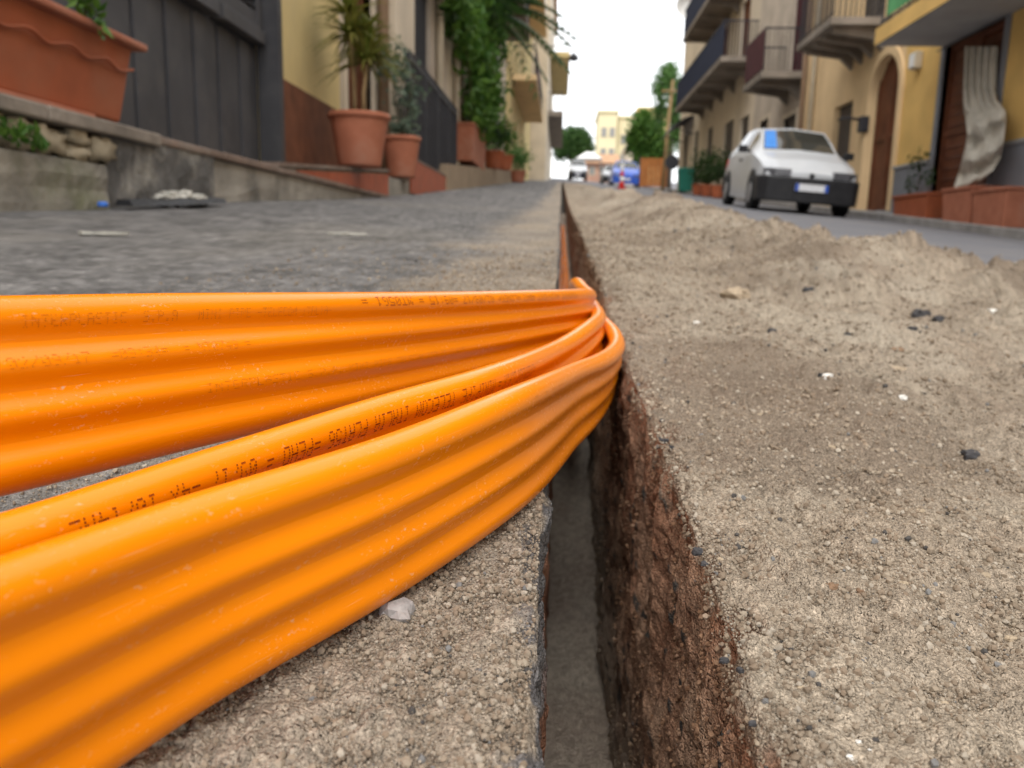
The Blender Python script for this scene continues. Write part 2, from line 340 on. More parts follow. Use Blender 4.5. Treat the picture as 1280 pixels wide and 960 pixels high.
# ---- left pavement: sandy strip beside the trench, asphalt beyond --------------------
def make_pave():
    dep = np.concatenate([np.linspace(-DEPTH-.01, -.05, 30), np.linspace(-.048, -.001, 40)])[::-1]
    so = off[off < 1.80]; Y = rows[:, None]
    edge = TR_L + .0022*fbm(Y*0+.3, Y*30, 405, 4)+.004*fbm(Y*0+.9, Y*3, 407, 2)
    X = edge-so[None, :]; YY = np.broadcast_to(Y, X.shape)
    sandw = sstep(-.30, -.13, X+.12*fbm(X*7, YY*4, 411, 4)) * np.clip(1-.35*sstep(.9, 1.4, YY)*sstep(.25, -.1, fbm(X*9, YY*5, 412, 3)), 0, 1)
    gs, s1, s2, sd = grains(X, YY, .0055, .0024, 420); ga, a1, a2, ad = grains(X, YY, .0085, .0042, 440)
    z = Gz(X, YY) + .004*fbm(X*9, YY*8, 431, 4)*sandw + .012*fbm(X*2, YY*1.3, 433, 3)*sstep(-.4, -.8, X)
    cl = sstep(-.1, .35, fbm(X*40, YY*34, 451, 3))
    z = z + sandw*(gs*(.35+.7*cl)+.003*fbm(X*95, YY*90, 455, 2)) + (1-sandw)*ga*.3
    e = sstep(.008, 0, so)[None, :]; z = z-.006*e*np.clip(fbm(X*0+so[None, :]*30, YY*70, 461, 3)+.35, 0, 1)-.003*sstep(.002, 0, so)[None, :]
    t = np.clip(.5+1.1*fbm(X*14, YY*12, 471, 4), 0, 1)
    cs = lerp3((.285, .235, .182), (.347, .296, .238), t)*(.7+.5*s2)[..., None]
    edgec = sstep(.013, .001, so)[None, :]*sstep(-.1, .15, fbm(X*120, YY*45, 481, 2))
    cs = lerp3(cs, (.09, .09, .10), .85*edgec)
    ca = np.array((.15, .144, .141))*(.6+.65*a1**2+.4*a2)[..., None]
    ca = np.where(((a1 > .95) & (ad < .35))[..., None], np.array((.26, .25, .24)), ca)
    ca = lerp3(ca, (.21, .195, .175), .45*sstep(0, .45, fbm(X*1.6, YY*.9, 491, 4)))
    ca = ca*(1+.55*fbm(X*55, YY*45, 493, 3)+.45*fbm(X*14, YY*11, 495, 3))[..., None]
    c = ca*(1-sandw[..., None])+cs*sandw[..., None]
    D = np.broadcast_to(dep[None, :], (len(rows), len(dep))); YW = np.broadcast_to(Y, D.shape)
    gw, w1, w2, wd = grains(D, YW, .009, .0035, 520)
    XW = edge + gw*.5 - .004*fbm(D*30, YW*25, 531, 3); ZW = z[:, :1]+D
    cw = lerp3((.12, .115, .115), RED, sstep(-.02, -.05, D))*(.7+.6*w2)[..., None]
    V = np.stack([np.concatenate([X[:, ::-1], XW], 1), np.concatenate([YY, YW], 1), np.concatenate([z[:, ::-1], ZW], 1)], -1).reshape(-1, 3)
    C = np.concatenate([c[:, ::-1], cw], 1).reshape(-1, 3)
    o = npmesh('pavement', V, gridquads(len(rows), len(so)+len(dep)), M_ground, cols=C); tag(o, kind='structure')
make_pave()
def pave_crumbs():
    r, Y = spread(105000, .13, 2., 13); X = TR_L-.0015-r.random(len(Y))**1.2*np.minimum(.75*Y+.03, .5)
    sandw = sstep(-.30, -.13, X+.12*fbm(X*7, Y*4, 411, 4)); keep = (r.random(len(Y)) < .12+.88*sandw) & (fbm(X*38, Y*30, 851, 3)+.8*r.random(len(Y)) > -.08) & (r.random(len(Y)) > sstep(.7, 2.2, Y)); X, Y = X[keep], Y[keep]
    sc = (.00024+.00034*r.random(len(X))**2+.0012*r.random(len(X))**16)*(.75+1.*np.clip(Y-.05, 0, 3)); z = Gz(X, Y)+.001+sc*.6+.0012*r.random(len(X))**3
    tint = (.85+.3*np.clip(.5+fbm(X*8, Y*7, 861, 3), 0, 1))[:, None]*np.ones(3)
    crumbs('loose_grit', 'sandy grit strewn along the left lip of the trench', np.stack([X, Y, z], -1), sc, tint)
pave_crumbs()
def make_floor():
    so = np.linspace(-.02, .10, 70); r2 = rows[(rows > -1) & (rows < 14)]; Y = np.broadcast_to(r2[:, None], (len(r2), 70)); X = np.broadcast_to(so[None, :], Y.shape)
    g, r1, rr, d = grains(X, Y, .011, .005, 600)
    z = Gz(X*0, Y)-DEPTH+.004*fbm(X*20, Y*14, 611, 4)+g*.35
    c = lerp3((.46, .40, .325), (.38, .31, .25), np.clip(.5+fbm(X*18, Y*14, 621, 3), 0, 1))*(.8+.4*rr)[..., None]
    o = npmesh('trench_floor', np.stack([X, Y, z], -1).reshape(-1, 3), gridquads(*Y.shape), M_ground, cols=c.reshape(-1, 3)); tag(o, kind='structure')
make_floor()
def sheet(name, xs, ys, fz, material, kind='structure'):
    X, Y = np.meshgrid(np.array(xs, float), np.array(ys, float))
    o = npmesh(name, np.stack([X, Y, fz(X, Y)], -1).reshape(-1, 3), gridquads(*X.shape), material); return tag(o, kind=kind)
ysr = list(np.arange(-8, 20, .4))+list(np.arange(20, 140, 2.))
sheet('road', list(np.arange(.8, 5.56, .2))+[5.56], ysr, lambda x, y: Gz(x, y)+.004*fbm(x*1.2, y*.5, 701, 3), M_road)
M_kerb = mat('kerb_stone', (.27, .255, .24), .85, .2, 5., bump=.4, bscale=40., dirt=(.12, .11, .10), dscale=3)
# right footway: a narrow raised strip with kerb
def footway():
    ys = np.array(list(np.arange(2, 24, .5))+list(np.arange(24, 60, 2.))); pr = [(5.555, -.1), (5.56, .10), (5.58, .115), (6.3, .13)]
    X = np.array([p[0] for p in pr])[None, :]+0*ys[:, None]; Z = Gz(X, ys[:, None]+0*X)+np.array([p[1] for p in pr])[None, :]
    V = np.stack([X, ys[:, None]+0*X, Z], -1).reshape(-1, 3); tag(npmesh('footway', V, gridquads(len(ys), 4), M_kerb, smooth=False), kind='structure')
footway()
M_far = mat('far_ground', (.19, .175, .155), .9, .2, .3, dirt=(.1, .12, .06), dscale=.05)
sheet('ground', [-900, -300, -100, -40, -15, -8, -4, -1.6, -.3, .3, 1.2, 4, 7, 15, 40, 100, 300, 900], [-300, -100, -30, -9, 0, 10, 20, 40, 80, 130, 200, 300, 600, 1500],
      lambda x, y: np.where(y < 130, Gz(x, y), Gz(x, 130.)+.005*(y-130))-.55-.01*np.abs(np.clip(x, -300, 300)), M_far)
# upper street: from where the spoil ends the whole width is paved
sheet('upper_street', [-12, -6, -2, 0, .9], [41.5, 44, 50, 60, 80, 100, 130, 170], lambda x, y: Gz(x, y)+.006, M_road)
sheet('far_street', [.9, 8, 16, 30], [60, 80, 100, 139, 170], lambda x, y: Gz(x, y)-.02, M_road)

# ================================================================== ORANGE CONDUIT RIBBONS
def orange(name):
    M = bpy.data.materials.new(name); M.use_nodes = True; n = M.node_tree; b = n.nodes['Principled BSDF']; L = n.links.new
    uv = n.nodes.new('ShaderNodeUVMap'); uv.uv_map = 'UV'
    def tex(sx, sy, sc, det=6):
        mp = n.nodes.new('ShaderNodeMapping'); mp.inputs['Scale'].default_value = (sx, sy, 1); L(uv.outputs[0], mp.inputs[0])
        t = n.nodes.new('ShaderNodeTexNoise'); t.inputs['Scale'].default_value = sc; t.inputs['Detail'].default_value = det; t.inputs['Roughness'].default_value = .7; L(mp.outputs[0], t.inputs['Vector']); return t
    def rng_(o, a, b_, c=0, d=1):
        r = n.nodes.new('ShaderNodeMapRange'); r.inputs[1].default_value = a; r.inputs[2].default_value = b_; r.inputs[3].default_value = c; r.inputs[4].default_value = d; L(o, r.inputs[0]); return r
    base = n.nodes.new('ShaderNodeMixRGB'); base.inputs[1].default_value = (.82, .24, .0, 1); base.inputs[2].default_value = (.79, .205, .0, 1)
    L(tex(4, 90, 1.).outputs[0], base.inputs[0])
    # dust: patches x fine specks, stretched along the pipe
    patch = rng_(tex(22, 55, 1., 3).outputs[0], .50, .66); speck = rng_(tex(330, 520, 1., 5).outputs[0], .58, .68)
    mulm = n.nodes.new('ShaderNodeMath'); mulm.operation = 'MULTIPLY'; L(patch.outputs[0], mulm.inputs[0]); L(speck.outputs[0], mulm.inputs[1])
    scr = rng_(tex(26, 1100, 1., 3).outputs[0], .66, .73, 0, .4); ad = n.nodes.new('ShaderNodeMath'); ad.operation = 'MAXIMUM'; L(mulm.outputs[0], ad.inputs[0]); L(scr.outputs[0], ad.inputs[1])
    k = n.nodes.new('ShaderNodeMath'); k.operation = 'MULTIPLY'; k.inputs[1].default_value = .75; L(ad.outputs[0], k.inputs[0])
    mix = n.nodes.new('ShaderNodeMixRGB'); L(k.outputs[0], mix.inputs[0]); L(base.outputs[0], mix.inputs[1]); mix.inputs[2].default_value = (.62, .44, .28, 1)
    L(mix.outputs[0], b.inputs['Base Color'])
    rr = rng_(ad.outputs[0], 0, 1, .25, .8); L(rr.outputs[0], b.inputs['Roughness'])
    b.inputs['Specular IOR Level'].default_value = .34
    bp = n.nodes.new('ShaderNodeBump'); bp.inputs['Strength'].default_value = .12; bp.inputs['Distance'].default_value = .0005; L(tex(300, 900, 1.).outputs[0], bp.inputs['Height']); L(bp.outputs[0], b.inputs['Normal'])
    return M
M_or = orange('orange_polyethylene')
M_ink = mat('dark_red_ink', (.16, .012, .004), .6, .3, 300.); M_ink2 = mat('worn_ink', (.54, .145, .002), .6, .25, 300.)
RAD = .0072; PITCH = .014
def catmull(P, n):
    P = np.array(P, float); Q = np.vstack([2*P[0]-P[1], P, 2*P[-1]-P[-2]]); out = []
    seg = len(P)-1
    ch = np.r_[0, np.cumsum(np.linalg.norm(np.diff(P[:, :3], axis=0), axis=1)**.5)]
    # smooth interpolation by monotone parameter: cubic Hermite with finite differences
    tt = np.linspace(0, ch[-1], n); k = np.clip(np.searchsorted(ch, tt, side='right')-1, 0, seg-1)
    md = np.zeros_like(P); md[1:-1] = ((P[2:]-P[1:-1])/(ch[2:]-ch[1:-1])[:, None]*(ch[1:-1]-ch[:-2])[:, None]+(P[1:-1]-P[:-2])/(ch[1:-1]-ch[:-2])[:, None]*(ch[2:]-ch[1:-1])[:, None])/(ch[2:]-ch[:-2])[:, None]
    md[0] = (P[1]-P[0])/(ch[1]-ch[0]); md[-1] = (P[-1]-P[-2])/(ch[-1]-ch[-2])
    h = (ch[k+1]-ch[k])[:, None]; u = ((tt-ch[k])[:, None])/h
    return (2*u**3-3*u**2+1)*P[k]+(u**3-2*u**2+u)*h*md[k]+(-2*u**3+3*u**2)*P[k+1]+(u**3-u**2)*h*md[k+1]
GLY = {  # 5x7 dot matrix letters, top row first
 'A': '01110 10001 10001 11111 10001 10001 10001', 'C': '01111 10000 10000 10000 10000 10000 01111', 'D': '11110 10001 10001 10001 10001 10001 11110',
 'E': '11111 10000 10000 11110 10000 10000 11111', 'F': '11111 10000 10000 11110 10000 10000 10000', 'H': '10001 10001 10001 11111 10001 10001 10001',
 'I': '01110 00100 00100 00100 00100 00100 01110', 'L': '10000 10000 10000 10000 10000 10000 11111', 'M': '10001 11011 10101 10101 10001 10001 10001',
 'N': '10001 11001 10101 10101 10011 10001 10001', 'O': '01110 10001 10001 10001 10001 10001 01110', 'P': '11110 10001 10001 11110 10000 10000 10000',
 'R': '11110 10001 10001 11110 10100 10010 10001', 'S': '01111 10000 10000 01110 00001 00001 11110', 'T': '11111 00100 00100 00100 00100 00100 00100',
 'X': '10001 10001 01010 00100 01010 10001 10001', '=': '00000 00000 11111 00000 11111 00000 00000', '-': '00000 00000 00000 11111 00000 00000 00000',
 '/': '00001 00001 00010 00100 01000 10000 10000', ':': '00000 00100 00100 00000 00100 00100 00000', '.': '00000 00000 00000 00000 00000 01100 01100',
 '0': '01110 10001 10011 10101 11001 10001 01110', '1': '00100 01100 00100 00100 00100 00100 01110', '2': '01110 10001 00001 00010 00100 01000 11111',
 '3': '11110 00001 00001 01110 00001 00001 11110', '4': '00010 00110 01010 10010 11111 00010 00010', '5': '11111 10000 11110 00001 00001 10001 01110',
 '6': '01110 10000 10000 11110 10001 10001 01110', '7': '11111 00001 00010 00100 01000 01000 01000', '9': '01110 10001 10001 01111 00001 00001 01110', '_': '00000 '*7}
def ribbon(label, pts, prints, wob):
    """pts: rows of (top edge x, y, z, down x, y, z)"""
    c = catmull(pts, 3000); seg = np.r_[0, np.cumsum(np.linalg.norm(np.diff(c[:, :3], axis=0), axis=1))]
    fine = np.arange(0, seg[-1], .0022); c = np.stack([np.interp(fine, seg, c[:, i]) for i in range(6)], 1)
    T = c[:, :3]; D = c[:, 3:]/np.linalg.norm(c[:, 3:], axis=1)[:, None]
    tan = np.gradient(T, axis=0); tan /= np.linalg.norm(tan, axis=1)[:, None]
    D = D-tan*np.sum(D*tan, 1)[:, None]; D /= np.linalg.norm(D, axis=1)[:, None]; N = np.cross(tan, D)
    A = T+D*RAD
    root = thing('conduit_ribbon', label, 'conduit', tuple(T[len(T)//3]+D[len(T)//3]*.056), 'orange conduit ribbons'); off_ = np.array(root.location)
    def wob_(s_, d): return .0006*np.sin(s_*wob*.6+d*60+wob)+.0004*np.sin(s_*wob*.37-d*110)
    def half(d):                     # half thickness of the sheath at depth d below the top tube's centre
        e = np.where(d < 0, d, np.where(d > 3*PITCH, d-3*PITCH, 0)); web = RAD*(.825+.175*np.cos(2*math.pi*d/PITCH))
        return np.where(e == 0, web, np.sqrt(np.clip(RAD**2-e**2, 0, 1)))
    def surf(s_, d, side):           # a point of the skin
        i = np.clip(s_/.0022, 0, len(fine)-1.001); j = i.astype(int); t = (i-j)[..., None]
        a_ = A[j]*(1-t)+A[j+1]*t; n_ = N[j]*(1-t)+N[j+1]*t; q_ = D[j]*(1-t)+D[j+1]*t
        return a_+q_*d[..., None]+n_*(wob_(s_, d)+side*half(d))[..., None]
    for k in range(4):
        lo_, hi_ = (k-.5)*PITCH, (k+.5)*PITCH
        line = np.linspace(lo_, hi_, 13); V, Q, UV, base = [], [], [], 0
        if k == 0:
            an = np.linspace(0, math.pi/2, 9); up_ = -RAD*np.sin(an); pos = np.r_[line[line > 1e-5][::-1], up_]; strips = [(np.r_[pos, pos[-2::-1]], np.r_[np.ones(len(pos)), -np.ones(len(pos)-1)])]
        elif k == 3:
            an = np.linspace(0, math.pi/2, 9); dn_ = 3*PITCH+RAD*np.sin(an); pos = np.r_[line[line < 3*PITCH-1e-5], dn_]; strips = [(np.r_[pos, pos[-2::-1]], np.r_[np.ones(len(pos)), -np.ones(len(pos)-1)])]
        else: strips = [(line, np.ones(13)), (line[::-1], -np.ones(13))]
        for dd, sd in strips:
            nr, nc = len(fine), len(dd); SS = np.broadcast_to(fine[:, None], (nr, nc)); DD = np.broadcast_to(dd[None, :], (nr, nc))
            P = surf(SS, DD, np.broadcast_to(sd[None, :], (nr, nc)))-off_
            V.append(P.reshape(-1, 3)); Q.append(gridquads(nr, nc)+base); base += nr*nc
            vv = np.r_[0, np.cumsum(np.hypot(np.diff(dd), np.diff(half(dd)*sd)))]
            UV.append(np.stack([SS+wob*3.1, np.broadcast_to(vv[None, :]+k*.1, (nr, nc))], -1).reshape(-1, 2))
        npmesh('tube', np.vstack(V), np.vstack(Q), M_or, root, uv=np.vstack(UV))
    for k, text, x0, x1, row0, row1, flip, ink in prints:
        # text from image column x0 to x1 along tube k, between row0 (top) and row1 (bottom) millimetres below the tube's centre
        px, _ = proj(A+D*PITCH*k); good = np.cumprod(np.r_[True, np.diff(px) > 0]).astype(bool)
        s0, s1 = np.interp([x0, x1], px[good], fine[good]); n = len(text); cw = (s1-s0)/n
        jm = int((s0+s1)/2/.0022); facing = 1. if np.dot(N[jm], EYE-A[jm]) > 0 else -1.
        S_, D_ = [], []
        for i, ch in enumerate(text):
            if ch == ' ': continue
            g = GLY[ch].split()
            for r_ in range(7):
                for q in range(5):
                    if g[r_][q] == '0' or random.random() < (.04 if ink is M_ink else .22): continue
                    u0 = (i+(q+.1)/6.3)*cw; du = cw*.74/6.3; rr = (r_+.22)/7; dr = .56/7
                    for uu, vv in ((u0, rr), (u0+du, rr), (u0+du, rr+dr), (u0, rr+dr)):
                        S_.append((s1-uu) if flip else (s0+uu)); D_.append(k*PITCH+.001*(row0+(row1-row0)*(1-vv if flip else vv)))
        S_, D_ = np.array(S_), np.array(D_); mb_v = surf(S_, D_, np.full(len(S_), facing)); j = np.clip((S_/.0022).astype(int), 0, len(N)-1)
        mb_v = mb_v+N[j]*facing*.00013-D[j]*np.where(D_ < 0, .00008, 0)[:, None]-off_; mb_f = np.arange(len(S_)).reshape(-1, 4)
        npmesh('printed_lettering', np.array(mb_v), np.array(mb_f), ink, root, smooth=False)
    return root
def tp(px, py, Y=None, B=None, down=(0, 0, -1), lift=0):
    """top-edge point; Y None: the ribbon stands on the ground there"""
    if Y is None:
        lo, hi = .05, 3.
        for _ in range(50):
            md = (lo+hi)/2; p = atY(px, py, md)
            if p[2] > gz(p[0], md)+.0585+lift: lo = md
            else: hi = md
        Y = lo
    p = atY(px, py, Y); dn = np.array(down, float)
    if B:
        r = ray(*B); oc = EYE-p; b = np.dot(oc, r); c = np.dot(oc, oc)-.0565**2; ds = b*b-c
        if ds <= 0: q = EYE+r*(-b)
        else:
            c1, c2 = EYE+r*(-b-math.sqrt(ds)), EYE+r*(-b+math.sqrt(ds)); q = min((c1, c2), key=lambda v: np.linalg.norm((v-p)/np.linalg.norm(v-p)-np.array([0, 0, -1])))
        dn = (q-p)/np.linalg.norm(q-p)
    return [*p, *dn]
def deep(x, y, dz): return [x, y, gz(0, y)+dz, 0, 0, -1]
TAIL = lambda x, z0: [deep(x, 1.22, z0-.07), deep(x-.002, 1.5, z0-.15), deep(x-.004, 2.2, -.225), deep(x-.006, 4.5, -.235), deep(x-.006, 9, -.235)]
front = [tp(-330, 806, None, None, (0, 0, -1), .013), tp(-160, 752, None, None, (0, 0, -1), .0105), tp(0, 700, None, None, (0, 0, -1), .008), tp(120, 660, None, None, (0, 0, -1), .006), tp(250, 617, None, None, (0, 0, -1), .004), tp(480, 546, None, None, (0, 0, -1), .0015), tp(640, 484, None),
         tp(725, 452, .51, None, (-.12, -.15, -1)), tp(752, 442, .585, None, (-.2, -.2, -1)), tp(767, 432, .65, None, (-.22, -.2, -1)), tp(772, 421, .71, None, (-.15, -.1, -1)), tp(766, 408, .77), tp(752, 393, .86), tp(746, 382, 1.0)]+TAIL(.045, -.01)
mid = [tp(-330, 730, None), tp(-140, 682, None), tp(40, 631, None), tp(260, 562, None), tp(480, 494, None), tp(600, 461, None), tp(700, 424, .56), tp(735, 401, .67), tp(747, 389, .77), tp(744, 380, .86), tp(737, 373, .98)]+TAIL(.030, 0)
back = [tp(-330, 374, .165, (-330, 712)), tp(-160, 371, .192, (-160, 668)), tp(0, 369, .222, (0, 632)), tp(200, 366, .275, (200, 581)), tp(420, 365, .37, (420, 524)), tp(600, 364, .53, (600, 470)), tp(700, 362, .70), tp(731, 361, .79), tp(738, 362, .85), tp(731, 356, .92), tp(718, 349, 1.03)]+TAIL(.012, 0)
ribbon('orange four-tube conduit ribbon closest to the trench mouth, standing on sand', front,
       [(0, '=INTERPLAST S.P.A = MINIPIPE ', 640, 745, -2.5, 3, True, M_ink2)], 21)
ribbon('orange conduit ribbon with crisp dark FLAT56 print, sandwiched between two others', mid,
       [(0, '=INTERPLAST S.P.A = MINIPIPE TELECOM ITALIA FLAT56 =PEHD = 09/17 =4X 10/14NE', 62, 655, -2.6, 4.2, True, M_ink)], 17)
ribbon('orange conduit ribbon raised off the asphalt, printed with MT0561 and faded lettering', back,
       [(0, 'MINIPIPE 4X17-1X17 4042 =LINE6= 02/09/17 =09:15 = MT0561 =', 436, 712, -4.6, .2, True, M_ink),
        (0, 'INTERPLASTIC  S.P.A   MINI PIPE -TELECOM ITALIA-', 8, 400, -.5, 3.2, False, M_ink2),
        (1, '02/09/17  =09:34=  = MT0749 =', -10, 296, -2.8, .8, False, M_ink2),
        (2, 'INTERPLASTIC S.P.A. MINI PIPE TELECOM ITALIA FLAT56', 238, 570, -1.8, 1.8, False, M_ink2)], 14)

# ================================================================== STREET MATERIALS
M_terra = mat('terracotta_plastic', (.34, .092, .038), .6, .12, 9., spec=.3, dirt=(.30, .13, .075), dscale=3, damt=.5)
M_terra2 = mat('terracotta_pink', (.37, .135, .078), .7, .15, 6., dirt=(.3, .2, .15), dscale=3, damt=.5)
M_tile = mat('red_tile', (.36, .085, .035), .45, .15, 8., dirt=(.2, .08, .05), dscale=5)
M_rubble = mat('rubble_stone', (.37, .315, .225), .9, .25, 9., bump=.7, bscale=30., dirt=(.16, .14, .11), dscale=5)
M_conc = mat('old_concrete', (.31, .285, .245), .9, .25, 5., bump=.6, bscale=30., dirt=(.10, .095, .085), dscale=3.2, damt=.85)
M_concd = mat('dark_concrete', (.115, .11, .105), .9, .4, 9., bump=.9, bscale=18., dirt=(.36, .34, .30), dscale=5, damt=.9)
M_moss = mat('mossy_concrete', (.25, .23, .195), .95, .5, 5., bump=.8, bscale=22., dirt=(.085, .10, .025), dscale=2.2, damt=.8)
M_coping = mat('brown_coping', (.20, .145, .115), .85, .25, 6., bump=.4, bscale=30., dirt=(.33, .3, .26), dscale=5)
M_coping2 = mat('grey_coping', (.24, .205, .17), .85, .3, 6., bump=.5, bscale=25., dirt=(.12, .10, .085), dscale=4, damt=.8)
M_doorgrey = mat('grey_painted_wood', (.062, .062, .068), .55, .2, 3., bump=.25, bscale=60., dirt=(.10, .095, .09), dscale=6, damt=.4)
M_yellowp = mat('pale_yellow_plaster', (.57, .45, .215), .9, .1, 2., bump=.2, bscale=20., dirt=(.42, .34, .2), dscale=1.2)
M_ochre = mat('ochre_plaster', (.68, .44, .15), .9, .1, 2., bump=.2, bscale=20., dirt=(.50, .32, .12), dscale=.8)
M_cream = mat('cream_orange_plaster', (.70, .51, .29), .9, .1, 1.5, bump=.2, bscale=20., dirt=(.52, .35, .2), dscale=.7)
M_beige = mat('weathered_beige_plaster', (.48, .41, .335), .92, .15, 1.5, bump=.3, bscale=16., dirt=(.28, .235, .19), dscale=.6, damt=.8)
M_beige2 = mat('light_beige_plaster', (.60, .515, .40), .92, .15, 1., bump=.3, bscale=16., dirt=(.36, .30, .22), dscale=.5, damt=.8)
M_brownp = mat('brown_plinth', (.15, .058, .030), .7, .25, 7., bump=.3, bscale=50., dirt=(.09, .045, .03), dscale=4)
M_wood = mat('brown_wood', (.13, .045, .022), .5, .25, 4., dirt=(.08, .03, .02), dscale=3)
M_dado = mat('grey_dado', (.21, .215, .235), .8, .12, 3., dirt=(.15, .15, .16), dscale=1.5)
M_iron = mat('dark_iron', (.025, .025, .03), .55, .25, 20., spec=.4)
M_navy = mat('navy_railing', (.03, .035, .055), .55, .2, 8.)
M_maroon = mat('maroon_cloth', (.07, .02, .025), .8, .2, 5.)
M_white = mat('white_paint', (.44, .455, .475), .35, .05, 4., coat=.3); M_black = mat('black_plastic', (.022, .022, .024), .5, .2, 10.)
M_rubber = mat('tyre_rubber', (.02, .02, .02), .85, .2, 30.); M_rim = mat('wheel_trim', (.28, .28, .29), .4, .1, 10., metal=.4)
M_blue = mat('blue_paint', (.03, .09, .42), .3, .08, 3., coat=.4); M_glass = glassmat('dark_glass', (.035, .035, .03)); M_glass2 = glassmat('window_glass', (.05, .055, .06), .1)
M_lamp = mat('headlamp_lens', (.09, .09, .10), .15, .2, 10., spec=.8); M_plate = mat('plate_white', (.6, .61, .63), .5, .1, 30.); M_pblue = mat('plate_blue', (.03, .09, .42), .5, .1, 10.)
M_bluepatch = mat('blue_screen_patch', (.05, .2, .55), .6, .1, 4.); M_green = mat('green_cloth', (.10, .32, .13), .8, .15, 4.); M_teal = mat('teal_plastic', (.03, .20, .15), .5, .1, 5.)
M_cloth = mat('grey_cream_cloth', (.50, .46, .39), .9, .15, 5., dirt=(.30, .275, .24), dscale=3); M_slab = mat('balcony_underside', (.34, .335, .33), .9, .12, 2., dirt=(.25, .24, .23), dscale=1.5)
M_slabd = mat('old_balcony_slab', (.24, .205, .17), .9, .2, 2., dirt=(.12, .10, .08), dscale=1.5, damt=.8)
M_pipe = mat('cream_pipe', (.50, .43, .32), .6, .1, 5.); M_pipe2 = mat('brown_pipe', (.30, .20, .13), .6, .1, 5.); M_rust = mat('rust_panel', (.34, .13, .04), .8, .2, 3., dirt=(.24, .09, .03), dscale=2)
M_red = mat('signal_red', (.55, .025, .02), .5, .08, 6.); M_wplast = mat('white_plastic', (.72, .72, .70), .5, .06, 6.); M_soil = mat('potting_soil', (.05, .035, .022), .95, .3, 40.)
M_shut = mat('dark_shutter', (.09, .075, .065), .6, .15, 5.); M_pole = mat('wooden_pole', (.33, .23, .12), .8, .2, 5.); M_bark = mat('bark', (.11, .085, .06), .9, .3, 10., bump=.5, bscale=30.)
M_yucca = leafmat('yucca_leaf', (.10, .14, .02), (.21, .19, .045)); M_leaf = leafmat('green_leaf', (.035, .10, .015), (.10, .19, .03)); M_leafd = leafmat('dark_leaf', (.015, .042, .012), (.05, .09, .022))
M_leafb = leafmat('grey_green_leaf', (.09, .14, .10), (.16, .2, .14)); M_pine = leafmat('pine_leaf', (.03, .075, .02), (.065, .13, .03)); M_willow = leafmat('willow_leaf', (.06, .15, .03), (.13, .24, .07))
M_lemon = mat('lemon_plaster', (.70, .62, .40), .9, .06, .6, dirt=(.6, .5, .27), dscale=.3); M_pinkw = mat('pink_wall', (.45, .27, .2), .9, .15, 1.); M_rtile = mat('roof_tiles', (.42, .25, .15), .9, .2, 2., bump=.5, bscale=6.)

def gl(y): return gz(-1.75, y)
# ================================================================== LEFT: RAISED LEDGE
LX = -1.70; LT = .535         # ledge front plane and level top
def rock(c, dims, seed, n=4):
    r = random.Random(seed); mb = MB(); idx = {}; vs = []; fs = []
    def vid(p):
        k = tuple(round(q, 3) for q in p)
        if k not in idx:
            v = Vector(p); s = v.normalized()*1.25; v = v.lerp(s, .7)
            f = 1+.24*(r.random()-.5)*2; idx[k] = len(vs); vs.append((c[0]+v.x*dims[0]*f, c[1]+v.y*dims[1]*f, c[2]+v.z*dims[2]*f))
        return idx[k]
    for ax in range(3):
        for sg in (-1, 1):
            for i in range(n):
                for j in range(n):
                    q = []
                    for a_, b_ in ((i, j), (i+1, j), (i+1, j+1), (i, j+1)):
                        p = [0, 0, 0]; p[ax] = sg; p[(ax+1) % 3] = 2*a_/n-1; p[(ax+2) % 3] = (2*b_/n-1)*sg; q.append(vid(p))
                    fs.append(tuple(q))
    return mb.add(vs, fs)
def profile_wall(name, y0, y1, x, material, parent, ztop=LT, n=10, thick=.3, seed=0):
    """a rough wall face standing on the sloping pavement"""
    ys = np.linspace(y0, y1, n+1); mb = MB(); r = random.Random(seed)
    nz = 5; V = []
    for yy in ys:
        b = gl(yy)-.08
        for k in range(nz+1): V.append((x+.012*(r.random()-.5), yy, b+(max(ztop, b+.02)-b)*k/nz))
    fs = [(i*(nz+1)+k, (i+1)*(nz+1)+k, (i+1)*(nz+1)+k+1, i*(nz+1)+k+1) for i in range(n) for k in range(nz)]
    m0 = len(V); V += [(x-thick, yy, max(ztop, gl(yy)-.06)) for yy in ys]; fs += [(i*(nz+1)+nz, (i+1)*(nz+1)+nz, m0+i+1, m0+i) for i in range(n)]
    mb.add(V, fs); return mb.build(name, material, parent)
ledge = thing('retaining_ledge', 'low weathered ledge of rubble stone and concrete below the grey wooden door', 'wall', (LX, 3, gl(3)))
yA, yB, yC = YX(130, LX), YX(266, LX), YX(485, LX)
profile_wall('rubble_backing', -3, yA, LX-.05, M_concd, ledge, LT-.07, 14)
base_z = float(atX(60, 196, LX)[2])
profile_wall('base_course', -3, yA-.02, LX+.02, M_moss, ledge, base_z, 14, .07, 2)
profile_wall('concrete_facing', yA, yB, LX, M_concd, ledge, LT-.035, 8, .3, 3)
profile_wall('plaster_facing', yB+.003, yC, LX-.015, M_conc, ledge, LT-.04, 14, .3, 4)
yy = .6; i = 0
while yy < yA-.05:                                     # rubble stones between base course and coping
    w2_ = random.uniform(.05, .10); zc_ = (base_z+LT-.048)/2; hh = (LT-.048-base_z)/2
    if random.random() < .55:
        for sg in (-1, 1): rock((LX-.035, yy+w2_+random.uniform(-.01, .01), zc_+sg*hh*.5), (.04, w2_*.8, hh*.42), i+90*sg).build('stone', M_rubble, ledge, True)
    else: rock((LX-.035, yy+w2_, zc_), (.045, w2_*.82, hh*.8), i).build('stone', M_rubble, ledge, True)
    yy += 2*w2_*.93; i += 1
yy = -3.
k = 0
